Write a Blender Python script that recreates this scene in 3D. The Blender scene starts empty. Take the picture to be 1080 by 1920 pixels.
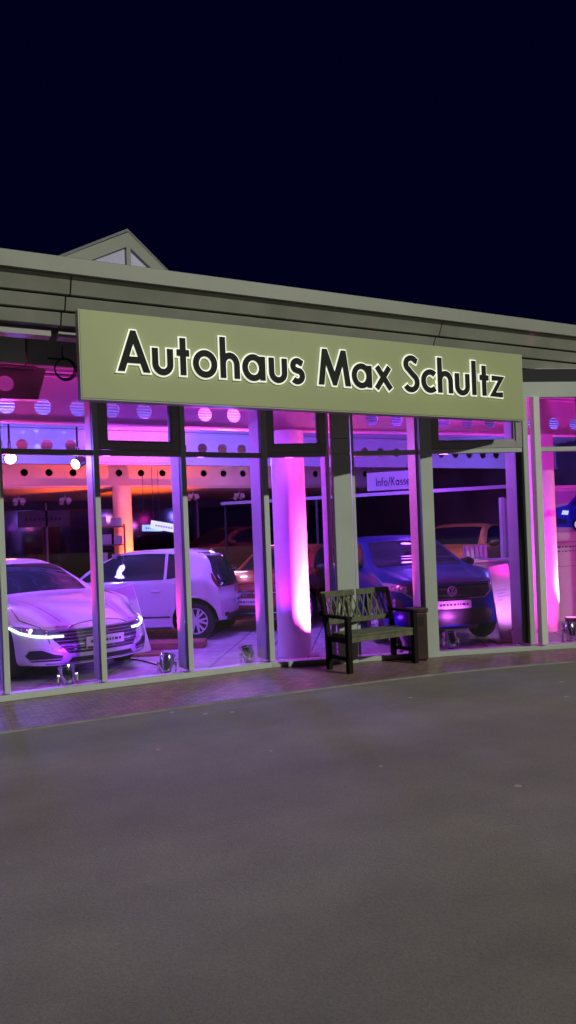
import bpy, bmesh, math, random
import numpy as np
from mathutils import Vector, Matrix
from mathutils.bvhtree import BVHTree
random.seed(7)
R = math.radians
scene = bpy.context.scene
col = scene.collection

# ------------------------------------------------------------------ camera
yaw, roll, D, F, CY = 0.4709, 0.03875, 8.116, 1386.0, 1007.2
fw = Vector((math.sin(yaw), math.cos(yaw), 0)); r0 = Vector((math.cos(yaw), -math.sin(yaw), 0)); u0 = Vector((0, 0, 1))
rt = (r0 * math.cos(roll) - u0 * math.sin(roll)); up = (r0 * math.sin(roll) + u0 * math.cos(roll))
cam = bpy.data.cameras.new('camera'); camo = bpy.data.objects.new('camera', cam); col.objects.link(camo)
camo.matrix_world = Matrix(((rt.x, up.x, -fw.x, 0), (rt.y, up.y, -fw.y, -D), (rt.z, up.z, -fw.z, 1.6), (0, 0, 0, 1)))
cam.sensor_fit = 'VERTICAL'; cam.sensor_height = 36; cam.lens = 36 * F / 1920
cam.shift_y = (CY - 960) / 1920
cam.clip_end = 500
scene.camera = camo

def at(px, py, zc):
    """world point seen at photo pixel (px, py) at depth zc metres (used to read positions off the photo)"""
    return Vector((0, -D, 1.6)) + zc * (fw + rt * ((px - 540) / F) + up * ((CY - py) / F))

# ------------------------------------------------------------------ materials
def mat(name, color, rough=.5, metal=0., spec=.5, emit=None, estr=0., var=0., vscale=6., bump=0., bscale=40., coat=0.):
    m = bpy.data.materials.new(name); m.use_nodes = True
    nt = m.node_tree; b = nt.nodes['Principled BSDF']
    b.inputs['Base Color'].default_value = (*color, 1); b.inputs['Roughness'].default_value = rough
    b.inputs['Metallic'].default_value = metal; b.inputs['Specular IOR Level'].default_value = spec
    b.inputs['Coat Weight'].default_value = coat; b.inputs['Coat Roughness'].default_value = .04
    if emit:
        b.inputs['Emission Color'].default_value = (*emit, 1); b.inputs['Emission Strength'].default_value = estr
    if var or bump:
        tc = nt.nodes.new('ShaderNodeTexCoord')
    if var:
        n = nt.nodes.new('ShaderNodeTexNoise'); n.inputs['Scale'].default_value = vscale; n.inputs['Detail'].default_value = 6
        nt.links.new(tc.outputs['Object'], n.inputs['Vector'])
        r = nt.nodes.new('ShaderNodeValToRGB'); r.color_ramp.elements[0].position = .3; r.color_ramp.elements[1].position = .7
        r.color_ramp.elements[0].color = (*[max(0, c * (1 - var)) for c in color], 1)
        r.color_ramp.elements[1].color = (*[min(1, c * (1 + var)) for c in color], 1)
        nt.links.new(n.outputs['Fac'], r.inputs['Fac']); nt.links.new(r.outputs['Color'], b.inputs['Base Color'])
    if bump:
        n = nt.nodes.new('ShaderNodeTexNoise'); n.inputs['Scale'].default_value = bscale; n.inputs['Detail'].default_value = 5
        nt.links.new(tc.outputs['Object'], n.inputs['Vector'])
        bp = nt.nodes.new('ShaderNodeBump'); bp.inputs['Strength'].default_value = bump; bp.inputs['Distance'].default_value = .02
        nt.links.new(n.outputs['Fac'], bp.inputs['Height']); nt.links.new(bp.outputs['Normal'], b.inputs['Normal'])
    return m

def glass_mat(name, tint, refl=1.0):
    m = bpy.data.materials.new(name); m.use_nodes = True
    nt = m.node_tree; nt.nodes.clear()
    o = nt.nodes.new('ShaderNodeOutputMaterial'); mx = nt.nodes.new('ShaderNodeMixShader')
    t = nt.nodes.new('ShaderNodeBsdfTransparent'); t.inputs['Color'].default_value = (*tint, 1)
    g = nt.nodes.new('ShaderNodeBsdfGlossy'); g.inputs['Roughness'].default_value = .0
    fr = nt.nodes.new('ShaderNodeFresnel'); fr.inputs['IOR'].default_value = 1.45
    mu = nt.nodes.new('ShaderNodeMath'); mu.operation = 'MULTIPLY'; mu.inputs[1].default_value = refl
    nt.links.new(fr.outputs[0], mu.inputs[0]); nt.links.new(mu.outputs[0], mx.inputs[0])
    nt.links.new(t.outputs[0], mx.inputs[1]); nt.links.new(g.outputs[0], mx.inputs[2]); nt.links.new(mx.outputs[0], o.inputs[0])
    return m

def asphalt_mat():
    m = bpy.data.materials.new('asphalt'); m.use_nodes = True
    nt = m.node_tree; b = nt.nodes['Principled BSDF']; N = nt.nodes.new; L = nt.links.new
    tc = N('ShaderNodeTexCoord')
    mp = N('ShaderNodeMapping'); mp.inputs['Scale'].default_value = (.09, .80, 1); mp.inputs['Rotation'].default_value = (0, 0, R(8))
    L(tc.outputs['Object'], mp.inputs['Vector'])
    n1 = N('ShaderNodeTexNoise'); n1.inputs['Scale'].default_value = 1.1; n1.inputs['Detail'].default_value = 4; n1.inputs['Roughness'].default_value = .5
    L(mp.outputs[0], n1.inputs['Vector'])
    n2 = N('ShaderNodeTexNoise'); n2.inputs['Scale'].default_value = 80; n2.inputs['Detail'].default_value = 8; n2.inputs['Roughness'].default_value = .7
    L(tc.outputs['Object'], n2.inputs['Vector'])
    n3 = N('ShaderNodeTexNoise'); n3.inputs['Scale'].default_value = 2.3; n3.inputs['Detail'].default_value = 7
    L(tc.outputs['Object'], n3.inputs['Vector'])
    r1 = N('ShaderNodeValToRGB'); e = r1.color_ramp.elements
    e[0].position = .34; e[0].color = (.238, .230, .188, 1); e[1].position = .68; e[1].color = (.312, .300, .244, 1)
    L(n1.outputs['Fac'], r1.inputs['Fac'])
    r2 = N('ShaderNodeValToRGB'); e = r2.color_ramp.elements
    e[0].position = .3; e[0].color = (.45, .45, .45, 1); e[1].position = .72; e[1].color = (1.5, 1.5, 1.45, 1)
    L(n2.outputs['Fac'], r2.inputs['Fac'])
    mu = N('ShaderNodeMix'); mu.data_type = 'RGBA'; mu.blend_type = 'MULTIPLY'; mu.inputs[0].default_value = .36
    L(r1.outputs[0], mu.inputs[6]); L(r2.outputs[0], mu.inputs[7])
    r3 = N('ShaderNodeValToRGB'); e = r3.color_ramp.elements
    e[0].position = .35; e[0].color = (.90, .90, .91, 1); e[1].position = .66; e[1].color = (1.08, 1.07, 1.04, 1)
    L(n3.outputs['Fac'], r3.inputs['Fac'])
    mu2 = N('ShaderNodeMix'); mu2.data_type = 'RGBA'; mu2.blend_type = 'MULTIPLY'; mu2.inputs[0].default_value = .8
    L(mu.outputs[2], mu2.inputs[6]); L(r3.outputs[0], mu2.inputs[7])
    # scattered pale stones
    v = N('ShaderNodeTexVoronoi'); v.inputs['Scale'].default_value = 4.2; v.inputs['Randomness'].default_value = 1
    L(tc.outputs['Object'], v.inputs['Vector'])
    sep = N('ShaderNodeSeparateColor'); L(v.outputs['Color'], sep.inputs[0])
    gt = N('ShaderNodeMath'); gt.operation = 'GREATER_THAN'; gt.inputs[1].default_value = .91; L(sep.outputs[0], gt.inputs[0])
    lt = N('ShaderNodeMath'); lt.operation = 'LESS_THAN'; lt.inputs[1].default_value = .11; L(v.outputs['Distance'], lt.inputs[0])
    an = N('ShaderNodeMath'); an.operation = 'MULTIPLY'; L(gt.outputs[0], an.inputs[0]); L(lt.outputs[0], an.inputs[1])
    an2 = N('ShaderNodeMath'); an2.operation = 'MULTIPLY'; an2.inputs[1].default_value = .85; L(an.outputs[0], an2.inputs[0])
    mx = N('ShaderNodeMix'); mx.data_type = 'RGBA'; L(an2.outputs[0], mx.inputs[0]); L(mu2.outputs[2], mx.inputs[6])
    mx.inputs[7].default_value = (.52, .50, .42, 1)
    L(mx.outputs[2], b.inputs['Base Color'])
    b.inputs['Roughness'].default_value = .82; b.inputs['Specular IOR Level'].default_value = .35
    bp = N('ShaderNodeBump'); bp.inputs['Strength'].default_value = .5; bp.inputs['Distance'].default_value = .012
    L(n2.outputs['Fac'], bp.inputs['Height']); L(bp.outputs[0], b.inputs['Normal'])
    return m

def brick_mat(name, c1, c2, mortar, sx, rough=.75, rot=0., bw=.5, rh=.25, off=.5, msize=.015):
    m = bpy.data.materials.new(name); m.use_nodes = True
    nt = m.node_tree; b = nt.nodes['Principled BSDF']; N = nt.nodes.new; L = nt.links.new
    tc = N('ShaderNodeTexCoord'); mp = N('ShaderNodeMapping'); mp.inputs['Rotation'].default_value = (0, 0, rot)
    L(tc.outputs['Object'], mp.inputs[0])
    br = N('ShaderNodeTexBrick'); br.inputs['Scale'].default_value = sx; br.inputs['Mortar Size'].default_value = msize
    br.inputs['Brick Width'].default_value = bw; br.inputs['Row Height'].default_value = rh; br.offset = off
    br.inputs['Color1'].default_value = (*c1, 1); br.inputs['Color2'].default_value = (*c2, 1); br.inputs['Mortar'].default_value = (*mortar, 1)
    L(mp.outputs[0], br.inputs['Vector'])
    n = N('ShaderNodeTexNoise'); n.inputs['Scale'].default_value = 9; n.inputs['Detail'].default_value = 8; L(tc.outputs['Object'], n.inputs['Vector'])
    rr = N('ShaderNodeValToRGB'); rr.color_ramp.elements[0].color = (.6, .6, .6, 1); rr.color_ramp.elements[1].color = (1.3, 1.3, 1.3, 1)
    rr.color_ramp.elements[0].position = .3; rr.color_ramp.elements[1].position = .7
    L(n.outputs['Fac'], rr.inputs[0])
    mu = N('ShaderNodeMix'); mu.data_type = 'RGBA'; mu.blend_type = 'MULTIPLY'; mu.inputs[0].default_value = .6
    L(br.outputs['Color'], mu.inputs[6]); L(rr.outputs[0], mu.inputs[7]); L(mu.outputs[2], b.inputs['Base Color'])
    b.inputs['Roughness'].default_value = rough
    bp = N('ShaderNodeBump'); bp.inputs['Strength'].default_value = .3; bp.inputs['Distance'].default_value = .01; bp.invert = True
    L(br.outputs['Fac'], bp.inputs['Height']); L(bp.outputs[0], b.inputs['Normal'])
    return m

M = dict(
    asphalt=asphalt_mat(),
    pavers=brick_mat('red_paving_brick', (.24, .145, .14), (.34, .225, .21), (.075, .06, .065), 4.0, .42),
    kerb=mat('concrete_edging', (.285, .27, .26), .8, var=.25, vscale=5),
    tile=brick_mat('showroom_tile', (.60, .60, .62), (.66, .66, .67), (.25, .25, .27), 1.0, .22, R(33), .6, .6, 0., .012),
    fascia=mat('grey_fascia_metal', (.31, .33, .28), .55, .0, var=.14, vscale=2.2),
    lip=mat('roof_edge_metal', (.275, .295, .255), .5, var=.08, vscale=1.5),
    dark=mat('shadow_gap', (.02, .02, .025), .8),
    soffit=mat('dark_soffit', (.10, .095, .11), .8, var=.2),
    sign=mat('olive_sign_panel', (.385, .445, .215),   .5, var=.06, vscale=1.1),
    signedge=mat('sign_edge_metal', (.42, .44, .38), .45),
    letter=mat('black_letter', (.014, .019, .016), .6, spec=.15),
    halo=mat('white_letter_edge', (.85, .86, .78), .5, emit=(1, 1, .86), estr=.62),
    frame=mat('grey_window_frame', (.50, .565, .51), .5, var=.06, vscale=2.),
    fin=mat('pale_inner_fin', (.62, .60, .64), .45),
    framedark=mat('dark_window_frame', (.36, .35, .35), .5, var=.08),
    white=mat('white_paint', (.78, .78, .78), .5, var=.04),
    steel=mat('girder_paint', (.66, .62, .66), .5, var=.06, vscale=3),
    ceil=mat('ribbed_ceiling', (.55, .52, .55), .6, var=.08),
    backwall=mat('dark_back_wall', (.060, .050, .065), .6, var=.5, vscale=.9),
    darkglass=mat('dark_back_glass', (.012, .010, .014), .08, spec=.8),
    glass=glass_mat('clear_glass', (.75, .77, .77), 1.0),
    skyglass=mat('skylight_glass', (.30, .30, .36), .25, emit=(.55, .55, .75), estr=.22, var=.25, vscale=4),  # faint emission stands in for room light behind the panes
    chrome=mat('chrome', (.85, .83, .85), .12, 1.0),
    trim=mat('silver_trim', (.42, .41, .44), .25, .5),
    black=mat('black_plastic', (.015, .015, .017), .45),
    blackgloss=mat('black_gloss', (.008, .008, .010), .06, spec=.7),
    carglass=mat('car_glass', (.006, .006, .020), .03, spec=.28),
    rubber=mat('tyre_rubber', (.018, .018, .02), .75),
    alloy=mat('alloy_rim', (.78, .78, .80), .35, .15),
    rimdark=mat('rim_inner', (.02, .02, .022), .5),
    whitecar=mat('white_car_paint', (.66, .67, .70), .22, coat=1.0),
    bluecar=mat('blue_car_paint', (.003, .007, .16), .3, .0, spec=.35, coat=.25),
    redcar=mat('red_car_paint', (.22, .012, .012), .25, coat=1.0),
    maroon=mat('maroon_car_paint', (.07, .012, .02), .25, coat=1.0),
    bronze=mat('bronze_car_paint', (.40, .17, .08), .28, .3, coat=1.0),
    drl=mat('daylight_strip', (.9, .9, .9), .3, emit=(.75, .97, 1), estr=4.0),
    headlamp=mat('headlamp_lens', (.35, .42, .50), .08, .6, spec=.9),
    headlampdim=mat('clear_lamp_lens', (.55, .50, .62), .10, .6),
    bulb=mat('headlamp_bulb', (.9, .95, 1), .2, emit=(.55, .9, 1), estr=1.6),
    amber=mat('amber_lamp', (.7, .2, .02), .2, emit=(1, .25, .02), estr=.35),
    taildark=mat('tail_lamp', (.10, .008, .012), .1, spec=.8),
    plate=mat('number_plate', (.72, .70, .72), .45),
    ink=mat('dark_print', (.05, .04, .08), .6),
    seatwood=mat('weathered_bench_wood', (.125, .13, .078), .75, var=.35, vscale=9, bump=.3, bscale=30),
    legwood=mat('dark_bench_frame', (.014, .013, .012), .7, spec=.1, var=.3),
    bin=mat('dark_brown_bin', (.05, .022, .022), .5, var=.3, vscale=4),
    board=mat('white_board', (.75, .74, .76), .4, var=.03),
    cable=mat('black_cable', (.012, .012, .012), .5),
    lampwhite=mat('lit_white_lens', (1, 1, 1), .3, emit=(.92, .97, 1), estr=9.),
    lamplilac=mat('lit_lilac_lens', (.7, .5, 1), .3, emit=(.75, .45, 1), estr=2.5),
    lamppink=mat('lit_pink_lens', (1, .4, .7), .3, emit=(1, .25, .7), estr=2.5),
    screen=mat('lit_cyan_screen', (.6, .9, .95), .3, emit=(.55, .95, 1), estr=.95),
    screenw=mat('lit_white_screen', (.8, .9, .95), .3, emit=(.8, .97, 1), estr=1.25),
    posterblue=mat('poster_blue', (.01, .03, .62), .35),
    posterdark=mat('poster_navy', (.01, .012, .10), .35),
    postersky=mat('poster_pale', (.45, .40, .62), .35),
    counter=mat('counter_front', (.50, .46, .52), .4, var=.05),
    wood=mat('brown_plinth', (.24, .09, .06), .5, var=.25),
    shelfm=mat('shelf_board', (.22, .12, .11), .6),
    roof=mat('roof_sheet', (.16, .17, .19), .6, var=.15),
)

# ------------------------------------------------------------------ mesh helpers
class MB:
    def __init__(s): s.bm = bmesh.new(); s.m = Matrix.Identity(4)
    def v(s, p): return s.bm.verts.new(s.m @ Vector(p))
    def box(s, a, b, bevel=0.):
        x0, y0, z0 = a; x1, y1, z1 = b
        vs = [s.v(p) for p in ((x0, y0, z0), (x1, y0, z0), (x1, y1, z0), (x0, y1, z0), (x0, y0, z1), (x1, y0, z1), (x1, y1, z1), (x0, y1, z1))]
        fs = [s.bm.faces.new([vs[i] for i in q]) for q in ((3, 2, 1, 0), (4, 5, 6, 7), (0, 1, 5, 4), (1, 2, 6, 5), (2, 3, 7, 6), (3, 0, 4, 7))]
        if bevel:
            es = list({e for f in fs for e in f.edges})
            bmesh.ops.bevel(s.bm, geom=es, offset=bevel, segments=1, affect='EDGES', profile=.5)
        return s
    def prism(s, poly, h0, h1, ax='y'):
        """extrude polygon (list of 2d pts) along ax between h0 and h1"""
        def P(p, h):
            return {'y': (p[0], h, p[1]), 'x': (h, p[0], p[1]), 'z': (p[0], p[1], h)}[ax]
        A = [s.v(P(p, h0)) for p in poly]; B = [s.v(P(p, h1)) for p in poly]
        n = len(poly)
        s.bm.faces.new(A); s.bm.faces.new(B[::-1])
        for i in range(n):
            s.bm.faces.new((A[(i + 1) % n], A[i], B[i], B[(i + 1) % n]))
        return s
    def tube(s, pts, r, seg=10, closed=False, caps=True):
        pts = [Vector(p) for p in pts]; n = len(pts); rings = []
        up_ = None
        for i, p in enumerate(pts):
            if closed: t = pts[(i + 1) % n] - pts[i - 1]
            else: t = pts[min(i + 1, n - 1)] - pts[max(i - 1, 0)]
            t.normalize()
            if up_ is None: up_ = t.orthogonal().normalized()
            up_ = (up_ - t * up_.dot(t)).normalized(); sd = t.cross(up_)
            rr = r[i] if isinstance(r, (list, tuple)) else r
            rings.append([s.v(p + (up_ * math.cos(a) + sd * math.sin(a)) * rr) for a in [2 * math.pi * k / seg for k in range(seg)]])
        m = n if closed else n - 1
        for i in range(m):
            A = rings[i]; B = rings[(i + 1) % n]
            for k in range(seg): s.bm.faces.new((A[k], A[(k + 1) % seg], B[(k + 1) % seg], B[k]))
        if caps and not closed:
            s.bm.faces.new(rings[0][::-1]); s.bm.faces.new(rings[-1])
        return s
    def lathe(s, prof, seg=24, ax='z', c=(0, 0, 0), caps=True):
        """prof: (radius, height)"""
        rings = []
        for (r, h) in prof:
            ring = []
            for k in range(seg):
                a = 2 * math.pi * k / seg; x, y = r * math.cos(a), r * math.sin(a)
                p = {'z': (x, y, h), 'y': (x, h, y), 'x': (h, x, y)}[ax]
                ring.append(s.v((p[0] + c[0], p[1] + c[1], p[2] + c[2])))
            rings.append(ring)
        for A, B in zip(rings, rings[1:]):
            for k in range(seg): s.bm.faces.new((A[k], A[(k + 1) % seg], B[(k + 1) % seg], B[k]))
        if caps and prof[0] != prof[-1]:
            if prof[0][0] > 1e-6: s.bm.faces.new(rings[0][::-1])
            if prof[-1][0] > 1e-6: s.bm.faces.new(rings[-1])
        return s
    def build(s, name, m, parent=None, smooth=False, bevel=0.):
        bmesh.ops.remove_doubles(s.bm, verts=s.bm.verts, dist=1e-5)
        bmesh.ops.recalc_face_normals(s.bm, faces=s.bm.faces)
        me = bpy.data.meshes.new(name); s.bm.to_mesh(me); s.bm.free()
        o = bpy.data.objects.new(name, me); col.objects.link(o)
        me.materials.append(m)
        if smooth:
            me.polygons.foreach_set('use_smooth', [True] * len(me.polygons))
            me.set_sharp_from_angle(angle=R(38))
        if bevel:
            bv = o.modifiers.new('bevel', 'BEVEL'); bv.width = bevel; bv.segments = 2; bv.limit_method = 'ANGLE'
        if parent: o.parent = parent
        return o

def tag(o, label=None, cat=None, group=None, kind=None):
    if label: o['label'] = label
    if cat: o['category'] = cat
    if group: o['group'] = group
    if kind: o['kind'] = kind
    return o
def empty(name, loc=(0, 0, 0), rz=0., label=None, cat=None, group=None):
    o = bpy.data.objects.new(name, None); col.objects.link(o); o.location = loc; o.rotation_euler = (0, 0, rz)
    o.empty_display_size = .1
    return tag(o, label, cat, group)
kids = lambda o: [c for c in bpy.data.objects if c.parent == o]
def copy_tree(o, parent=None):
    c = o.copy(); col.objects.link(c)
    if parent: c.parent = parent
    for ch in kids(o): copy_tree(ch, c)
    return c
def light(name, kind, loc, energy, color, size=.1, aim=None, spot=60, blend=.4):
    l = bpy.data.lights.new(name, kind); l.energy = energy; l.color = color
    if kind in ('POINT', 'SPOT'): l.shadow_soft_size = size
    if kind == 'SPOT': l.spot_size = R(spot); l.spot_blend = blend
    o = bpy.data.objects.new(name, l); col.objects.link(o); o.location = loc
    if aim is not None: o.rotation_euler = (Vector(aim) - Vector(loc)).to_track_quat('-Z', 'Y').to_euler()
    return o

# ------------------------------------------------------------------ sky, sun
w = bpy.data.worlds.new('World'); scene.world = w; w.use_nodes = True
w.node_tree.nodes['Background'].inputs['Color'].default_value = (.0002, .0002, .0094, 1)
w.node_tree.nodes['Background'].inputs['Strength'].default_value = 1.0
sun = bpy.data.lights.new('yard_floodlight', 'SUN'); sun.energy = 1.75; sun.angle = R(.8); sun.color = (1, .985, .84)
so = bpy.data.objects.new('yard_floodlight', sun); col.objects.link(so)
sd = Vector((.45, -1, .62)).normalized(); so.rotation_euler = (-sd).to_track_quat('-Z', 'Y').to_euler(); so.location = sd * 30

# ------------------------------------------------------------------ ground
b = MB(); b.prism([(-150, -150), (150, -150), (150, 150), (-150, 150)], -.5, -.008, 'z')
tag(b.build('ground', M['asphalt']), kind='structure')
KP = [(-9, -1.05), (0, -1.2), (2.4, -1.26), (3.6, -1.31), (4.6, -1.375), (5.4, -1.47), (6.1, -1.60), (6.8, -1.78), (7.6, -2.0), (8.6, -2.25), (12, -2.9)]
AN = R(18.5); A0 = Vector((3.91, .18, 0)); dA = Vector((math.cos(AN), -math.sin(AN), 0))
WL = [(-9, .18), (3.91, .18), tuple((A0 + dA * 8)[:2])]
b = MB(); b.prism(KP + [(12, 1), (-9, 1)], -.05, -.002, 'z')
tag(b.build('pavement', M['pavers']), kind='structure')
b = MB()
for i in range(len(KP) - 1):
    a, c = Vector((*KP[i], 0)), Vector((*KP[i + 1], 0)); n = Vector((a.y - c.y, c.x - a.x, 0)).normalized() * .026
    b.prism([(a - n)[:2], (c - n)[:2], (c + n)[:2], (a + n)[:2]], -.04, .004 + i * .0003, 'z')
tag(b.build('kerb_edging', M['kerb']), kind='structure')
b = MB(); b.prism([(-9, .16), (3.9, .16), tuple((A0 + dA * 4.25)[:2]), (14, -1.17), (14, 15), (-9, 15)], -.03, 0.003, 'z')
tag(b.build('showroom_floor', M['tile']), kind='structure')

# ------------------------------------------------------------------ building
B = empty('car_dealership', (0, 0, 0), 0, 'glass fronted showroom glowing pink and purple under a grey flat roof', 'building')
ML = Matrix.Translation((0, .18, 0))                                   # left wall frame: x along, y inwards
A1 = A0 + dA * 4.25; MR = Matrix.Translation(A1)
MA = Matrix.Translation(A0) @ Matrix.Rotation(-AN, 4, 'Z')             # angled wall frame
def wbox(frame, a, c, name, m, bevel=.004, parent=B):
    q = MB(); q.m = frame; q.box(a, c)
    return q.build(name, m, parent, bevel=bevel)

# roof edge: lip, stepped fascia bands sloping back, soffit
x0, x1 = -9., 14.2
b = MB(); b.prism([(-1.20, 4.10), (-1.20, 4.245), (-1.17, 4.26), (-1.0, 4.26), (-1.0, 4.10)], x0, x1, 'x'); b.build('roof_edge', M['lip'], B)
bands = [(-1.155, 4.095, -1.075, 3.945), (-1.06, 3.925, -1.00, 3.815), (-.985, 3.795, -.93, 3.69)]
cuts = [[-5.5, -2.2, 1.40, 5.72, 9.2], [-5.5, -2.2, 1.36, 5.68, 9.2], [-5.5, -2.2, 1.33, 5.66, 9.2]]
for (ya, za, yb, zb), cu in zip(bands, cuts):
    xs = [x0] + cu + [x1]
    for i in range(len(xs) - 1):
        q = MB(); q.prism([(ya, za), (yb, zb), (yb + .14, zb + .012), (ya + .14, za)], xs[i] + (.006 if i else 0), xs[i + 1] - .006, 'x')
        q.build('fascia_panel', M['fascia'], B, bevel=.004)
b = MB(); b.prism([(-1.04, 4.10), (-.86, 3.72), (-.80, 3.72), (-.80, 4.10)], x0, x1, 'x'); b.build('fascia_backing', M['dark'], B)
b = MB(); b.box((x0, -.80, 3.92), (x1, .30, 3.99)); b.build('soffit', M['soffit'], B)
b = MB(); b.box((x0, -.86, 3.60), (1.25, -.70, 3.655)); b.box((1.32, -.86, 3.60), (x1, -.70, 3.655)); b.build('gutter_rail', M['framedark'], B)
b = MB(); b.prism([(-1.0, 4.11), (-1.0, 4.235), (6.5, 4.6), (15.2, 4.235), (15.2, 4.11)], x0, x1, 'x'); b.build('roof', M['roof'], B)

# headers above the glass
wbox(ML, (-9, -.06, 3.56), (1.15, .06, 3.915), 'header', M['frame'])
wbox(ML, (1.17, -.03, 3.56), (3.93, .06, 3.915), 'header', M['framedark'])
wbox(MA, (.03, -.05, 3.30), (4.25, .07, 3.50), 'header', M['frame'])
wbox(MA, (.03, .02, 3.505), (4.25, .07, 3.685), 'header', M['dark'])  # near-black strip stands for the shade under the soffit
wbox(MR, (.0, -.05, 3.30), (6.05, .07, 3.50), 'header', M['frame'])
wbox(MR, (.0, .02, 3.505), (6.05, .07, 3.685), 'header', M['dark'])  # same soffit shade, put into the strip's colour
b = MB(); b.m = Matrix.Translation((.02, 0, 0)); b.box((.80, .02, 3.66), (.86, .05, 3.80)); b.build('bracket', M['white'], B)

# sills
wbox(ML, (-9, -.06, 0), (3.95, .10, .065), 'sill', M['frame'])
wbox(MA, (.02, -.06, 0), (4.25, .10, .06), 'sill', M['frame'])
wbox(MR, (.0, -.07, 0), (6.05, .10, .08), 'sill', M['frame'])
# mullions with deep inner fins
TZ = 2.62
def mullion(fr, s, wd=.06, top=3.56, fin=.30, cap=M['frame']):
    wbox(fr, (s - wd / 2, -.075, .082), (s + wd / 2, -.005, top), 'mullion', cap)
    o = wbox(fr, (s - wd / 2 - .004, .012, .09), (s + wd / 2 - .012, fin, top), 'mullion_fin', M['fin'])
LM = [-6.2, -5.2, -4.2, -3.2, -2.2, -1.18, -.17, .84, 1.85, 2.86]
for s in LM: mullion(ML, s)
mullion(ML, 3.91, .07)
AM = [2.08, 3.60, 4.7, 5.8, 6.9]
# wide cladding column, posts
wbox(MA, (.86, -.13, .0), (1.09, .0, 2.61), 'column_cladding', M['frame'], .006)
wbox(MA, (.86, -.13, 2.614), (1.09, .0, 2.80), 'column_cladding', M['frame'], .006)
wbox(MA, (.86, -.13, 2.804), (1.09, .0, 3.3), 'column_cladding', M['frame'], .006)
wbox(MA, (.79, .012, .09), (.85, .30, 3.3), 'mullion_fin', M['fin'])
wbox(MA, (1.115, -.06, .082), (1.15, .05, 3.3), 'mullion', M['frame'])
wbox(MA, (2.00, -.09, .0), (2.16, .0, 3.3), 'mullion', M['frame'])
wbox(MA, (1.97, .012, .09), (2.10, .32, 3.3), 'mullion_fin', M['fin'])
wbox(MA, (3.405, -.07, .082), (3.475, .0, 3.3), 'mullion', M['frame'])
wbox(MA, (3.33, .012, .09), (3.46, .32, 3.3), 'mullion_fin', M['fin'])
wbox(MA, (3.55, -.10, .082), (3.635, .02, 3.3), 'mullion', M['white'])
mullion(MR, .0, .07, 3.3, .03)
for s in (1.0, 2.0, 3.0, 4.0, 5.0): mullion(MR, s, .07, 3.3)
# transoms; the darker ones carry the overhang's shade in their colour
xs = LM + [3.91]
for a, c in zip(xs, xs[1:]): wbox(ML, (a + .033, -.055, TZ - .03), (c - .036, .02, TZ + .028), 'transom', M['framedark'])
for a, c, m in ((.04, .79, 'framedark'), (1.155, 1.97, 'frame'), (2.165, 3.40, 'frame'), (3.64, 4.21, 'frame')):
    wbox(MA, (a, -.055, TZ - .03), (c, .02, TZ + .028), 'transom', M[m])
# glass panes
def pane(fr, a, c, z0, z1, name='window_pane'):
    return wbox(fr, (a, .0, z0), (c, .006, z1), name, M['glass'], 0)
for a, c in zip(xs, xs[1:]):
    pane(ML, a + .03, c - .034, .088, TZ - .032)
def vent(fr, a, c, z0, z1, m):
    q = MB(); q.m = fr; t = .085
    q.box((a, -.06, z0), (a + t, .04, z1)); q.box((c - t, -.06, z0), (c, .04, z1))
    q.box((a + t, -.058, z0), (c - t, .038, z0 + t)); q.box((a + t, -.058, z1 - t), (c - t, .038, z1))
    q.box((a + t, -.045, z0 + t), (a + t + .025, .03, z1 - t)); q.box((c - t - .025, -.045, z0 + t), (c - t, .03, z1 - t))
    q.box((a + t + .025, -.044, z0 + t), (c - t - .025, .029, z0 + t + .025))
    o = q.build('vent_window', M[m], B)
    g = pane(fr, a + t + .02, c - t - .02, z0 + t + .02, z1 - t - .01); g.parent = o
for i, (a, c) in enumerate(zip(xs, xs[1:])):
    if i in (2, 5, 8): vent(ML, a + .034, c - .036, TZ + .032, 3.55, 'framedark')
    else: pane(ML, a + .03, c - .034, TZ + .03, 3.56)
pane(MA, .04, .79, .085, TZ - .032); vent(MA, .04, .80, TZ + .032, 3.29, 'framedark')
pane(MA, 1.15, 1.98, .085, TZ - .032); pane(MA, 1.15, 1.98, TZ + .03, 3.3)
pane(MA, 2.16, 3.41, .085, TZ - .032); vent(MA, 2.165, 3.40, TZ + .032, 3.29, 'framedark')
pane(MA, 3.64, 4.21, .085, TZ - .032); pane(MA, 3.64, 4.21, TZ + .03, 3.3)
for a, c in ((.04, .96), (1.04, 1.96), (2.04, 2.96), (3.04, 3.96), (4.04, 4.96), (5.04, 6.05)):
    pane(MR, a, c, .085, TZ - .032); pane(MR, a, c, TZ + .03, 3.3); wbox(MR, (a, -.055, TZ - .03), (c, .02, TZ + .028), 'transom', M['frame'])

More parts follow.
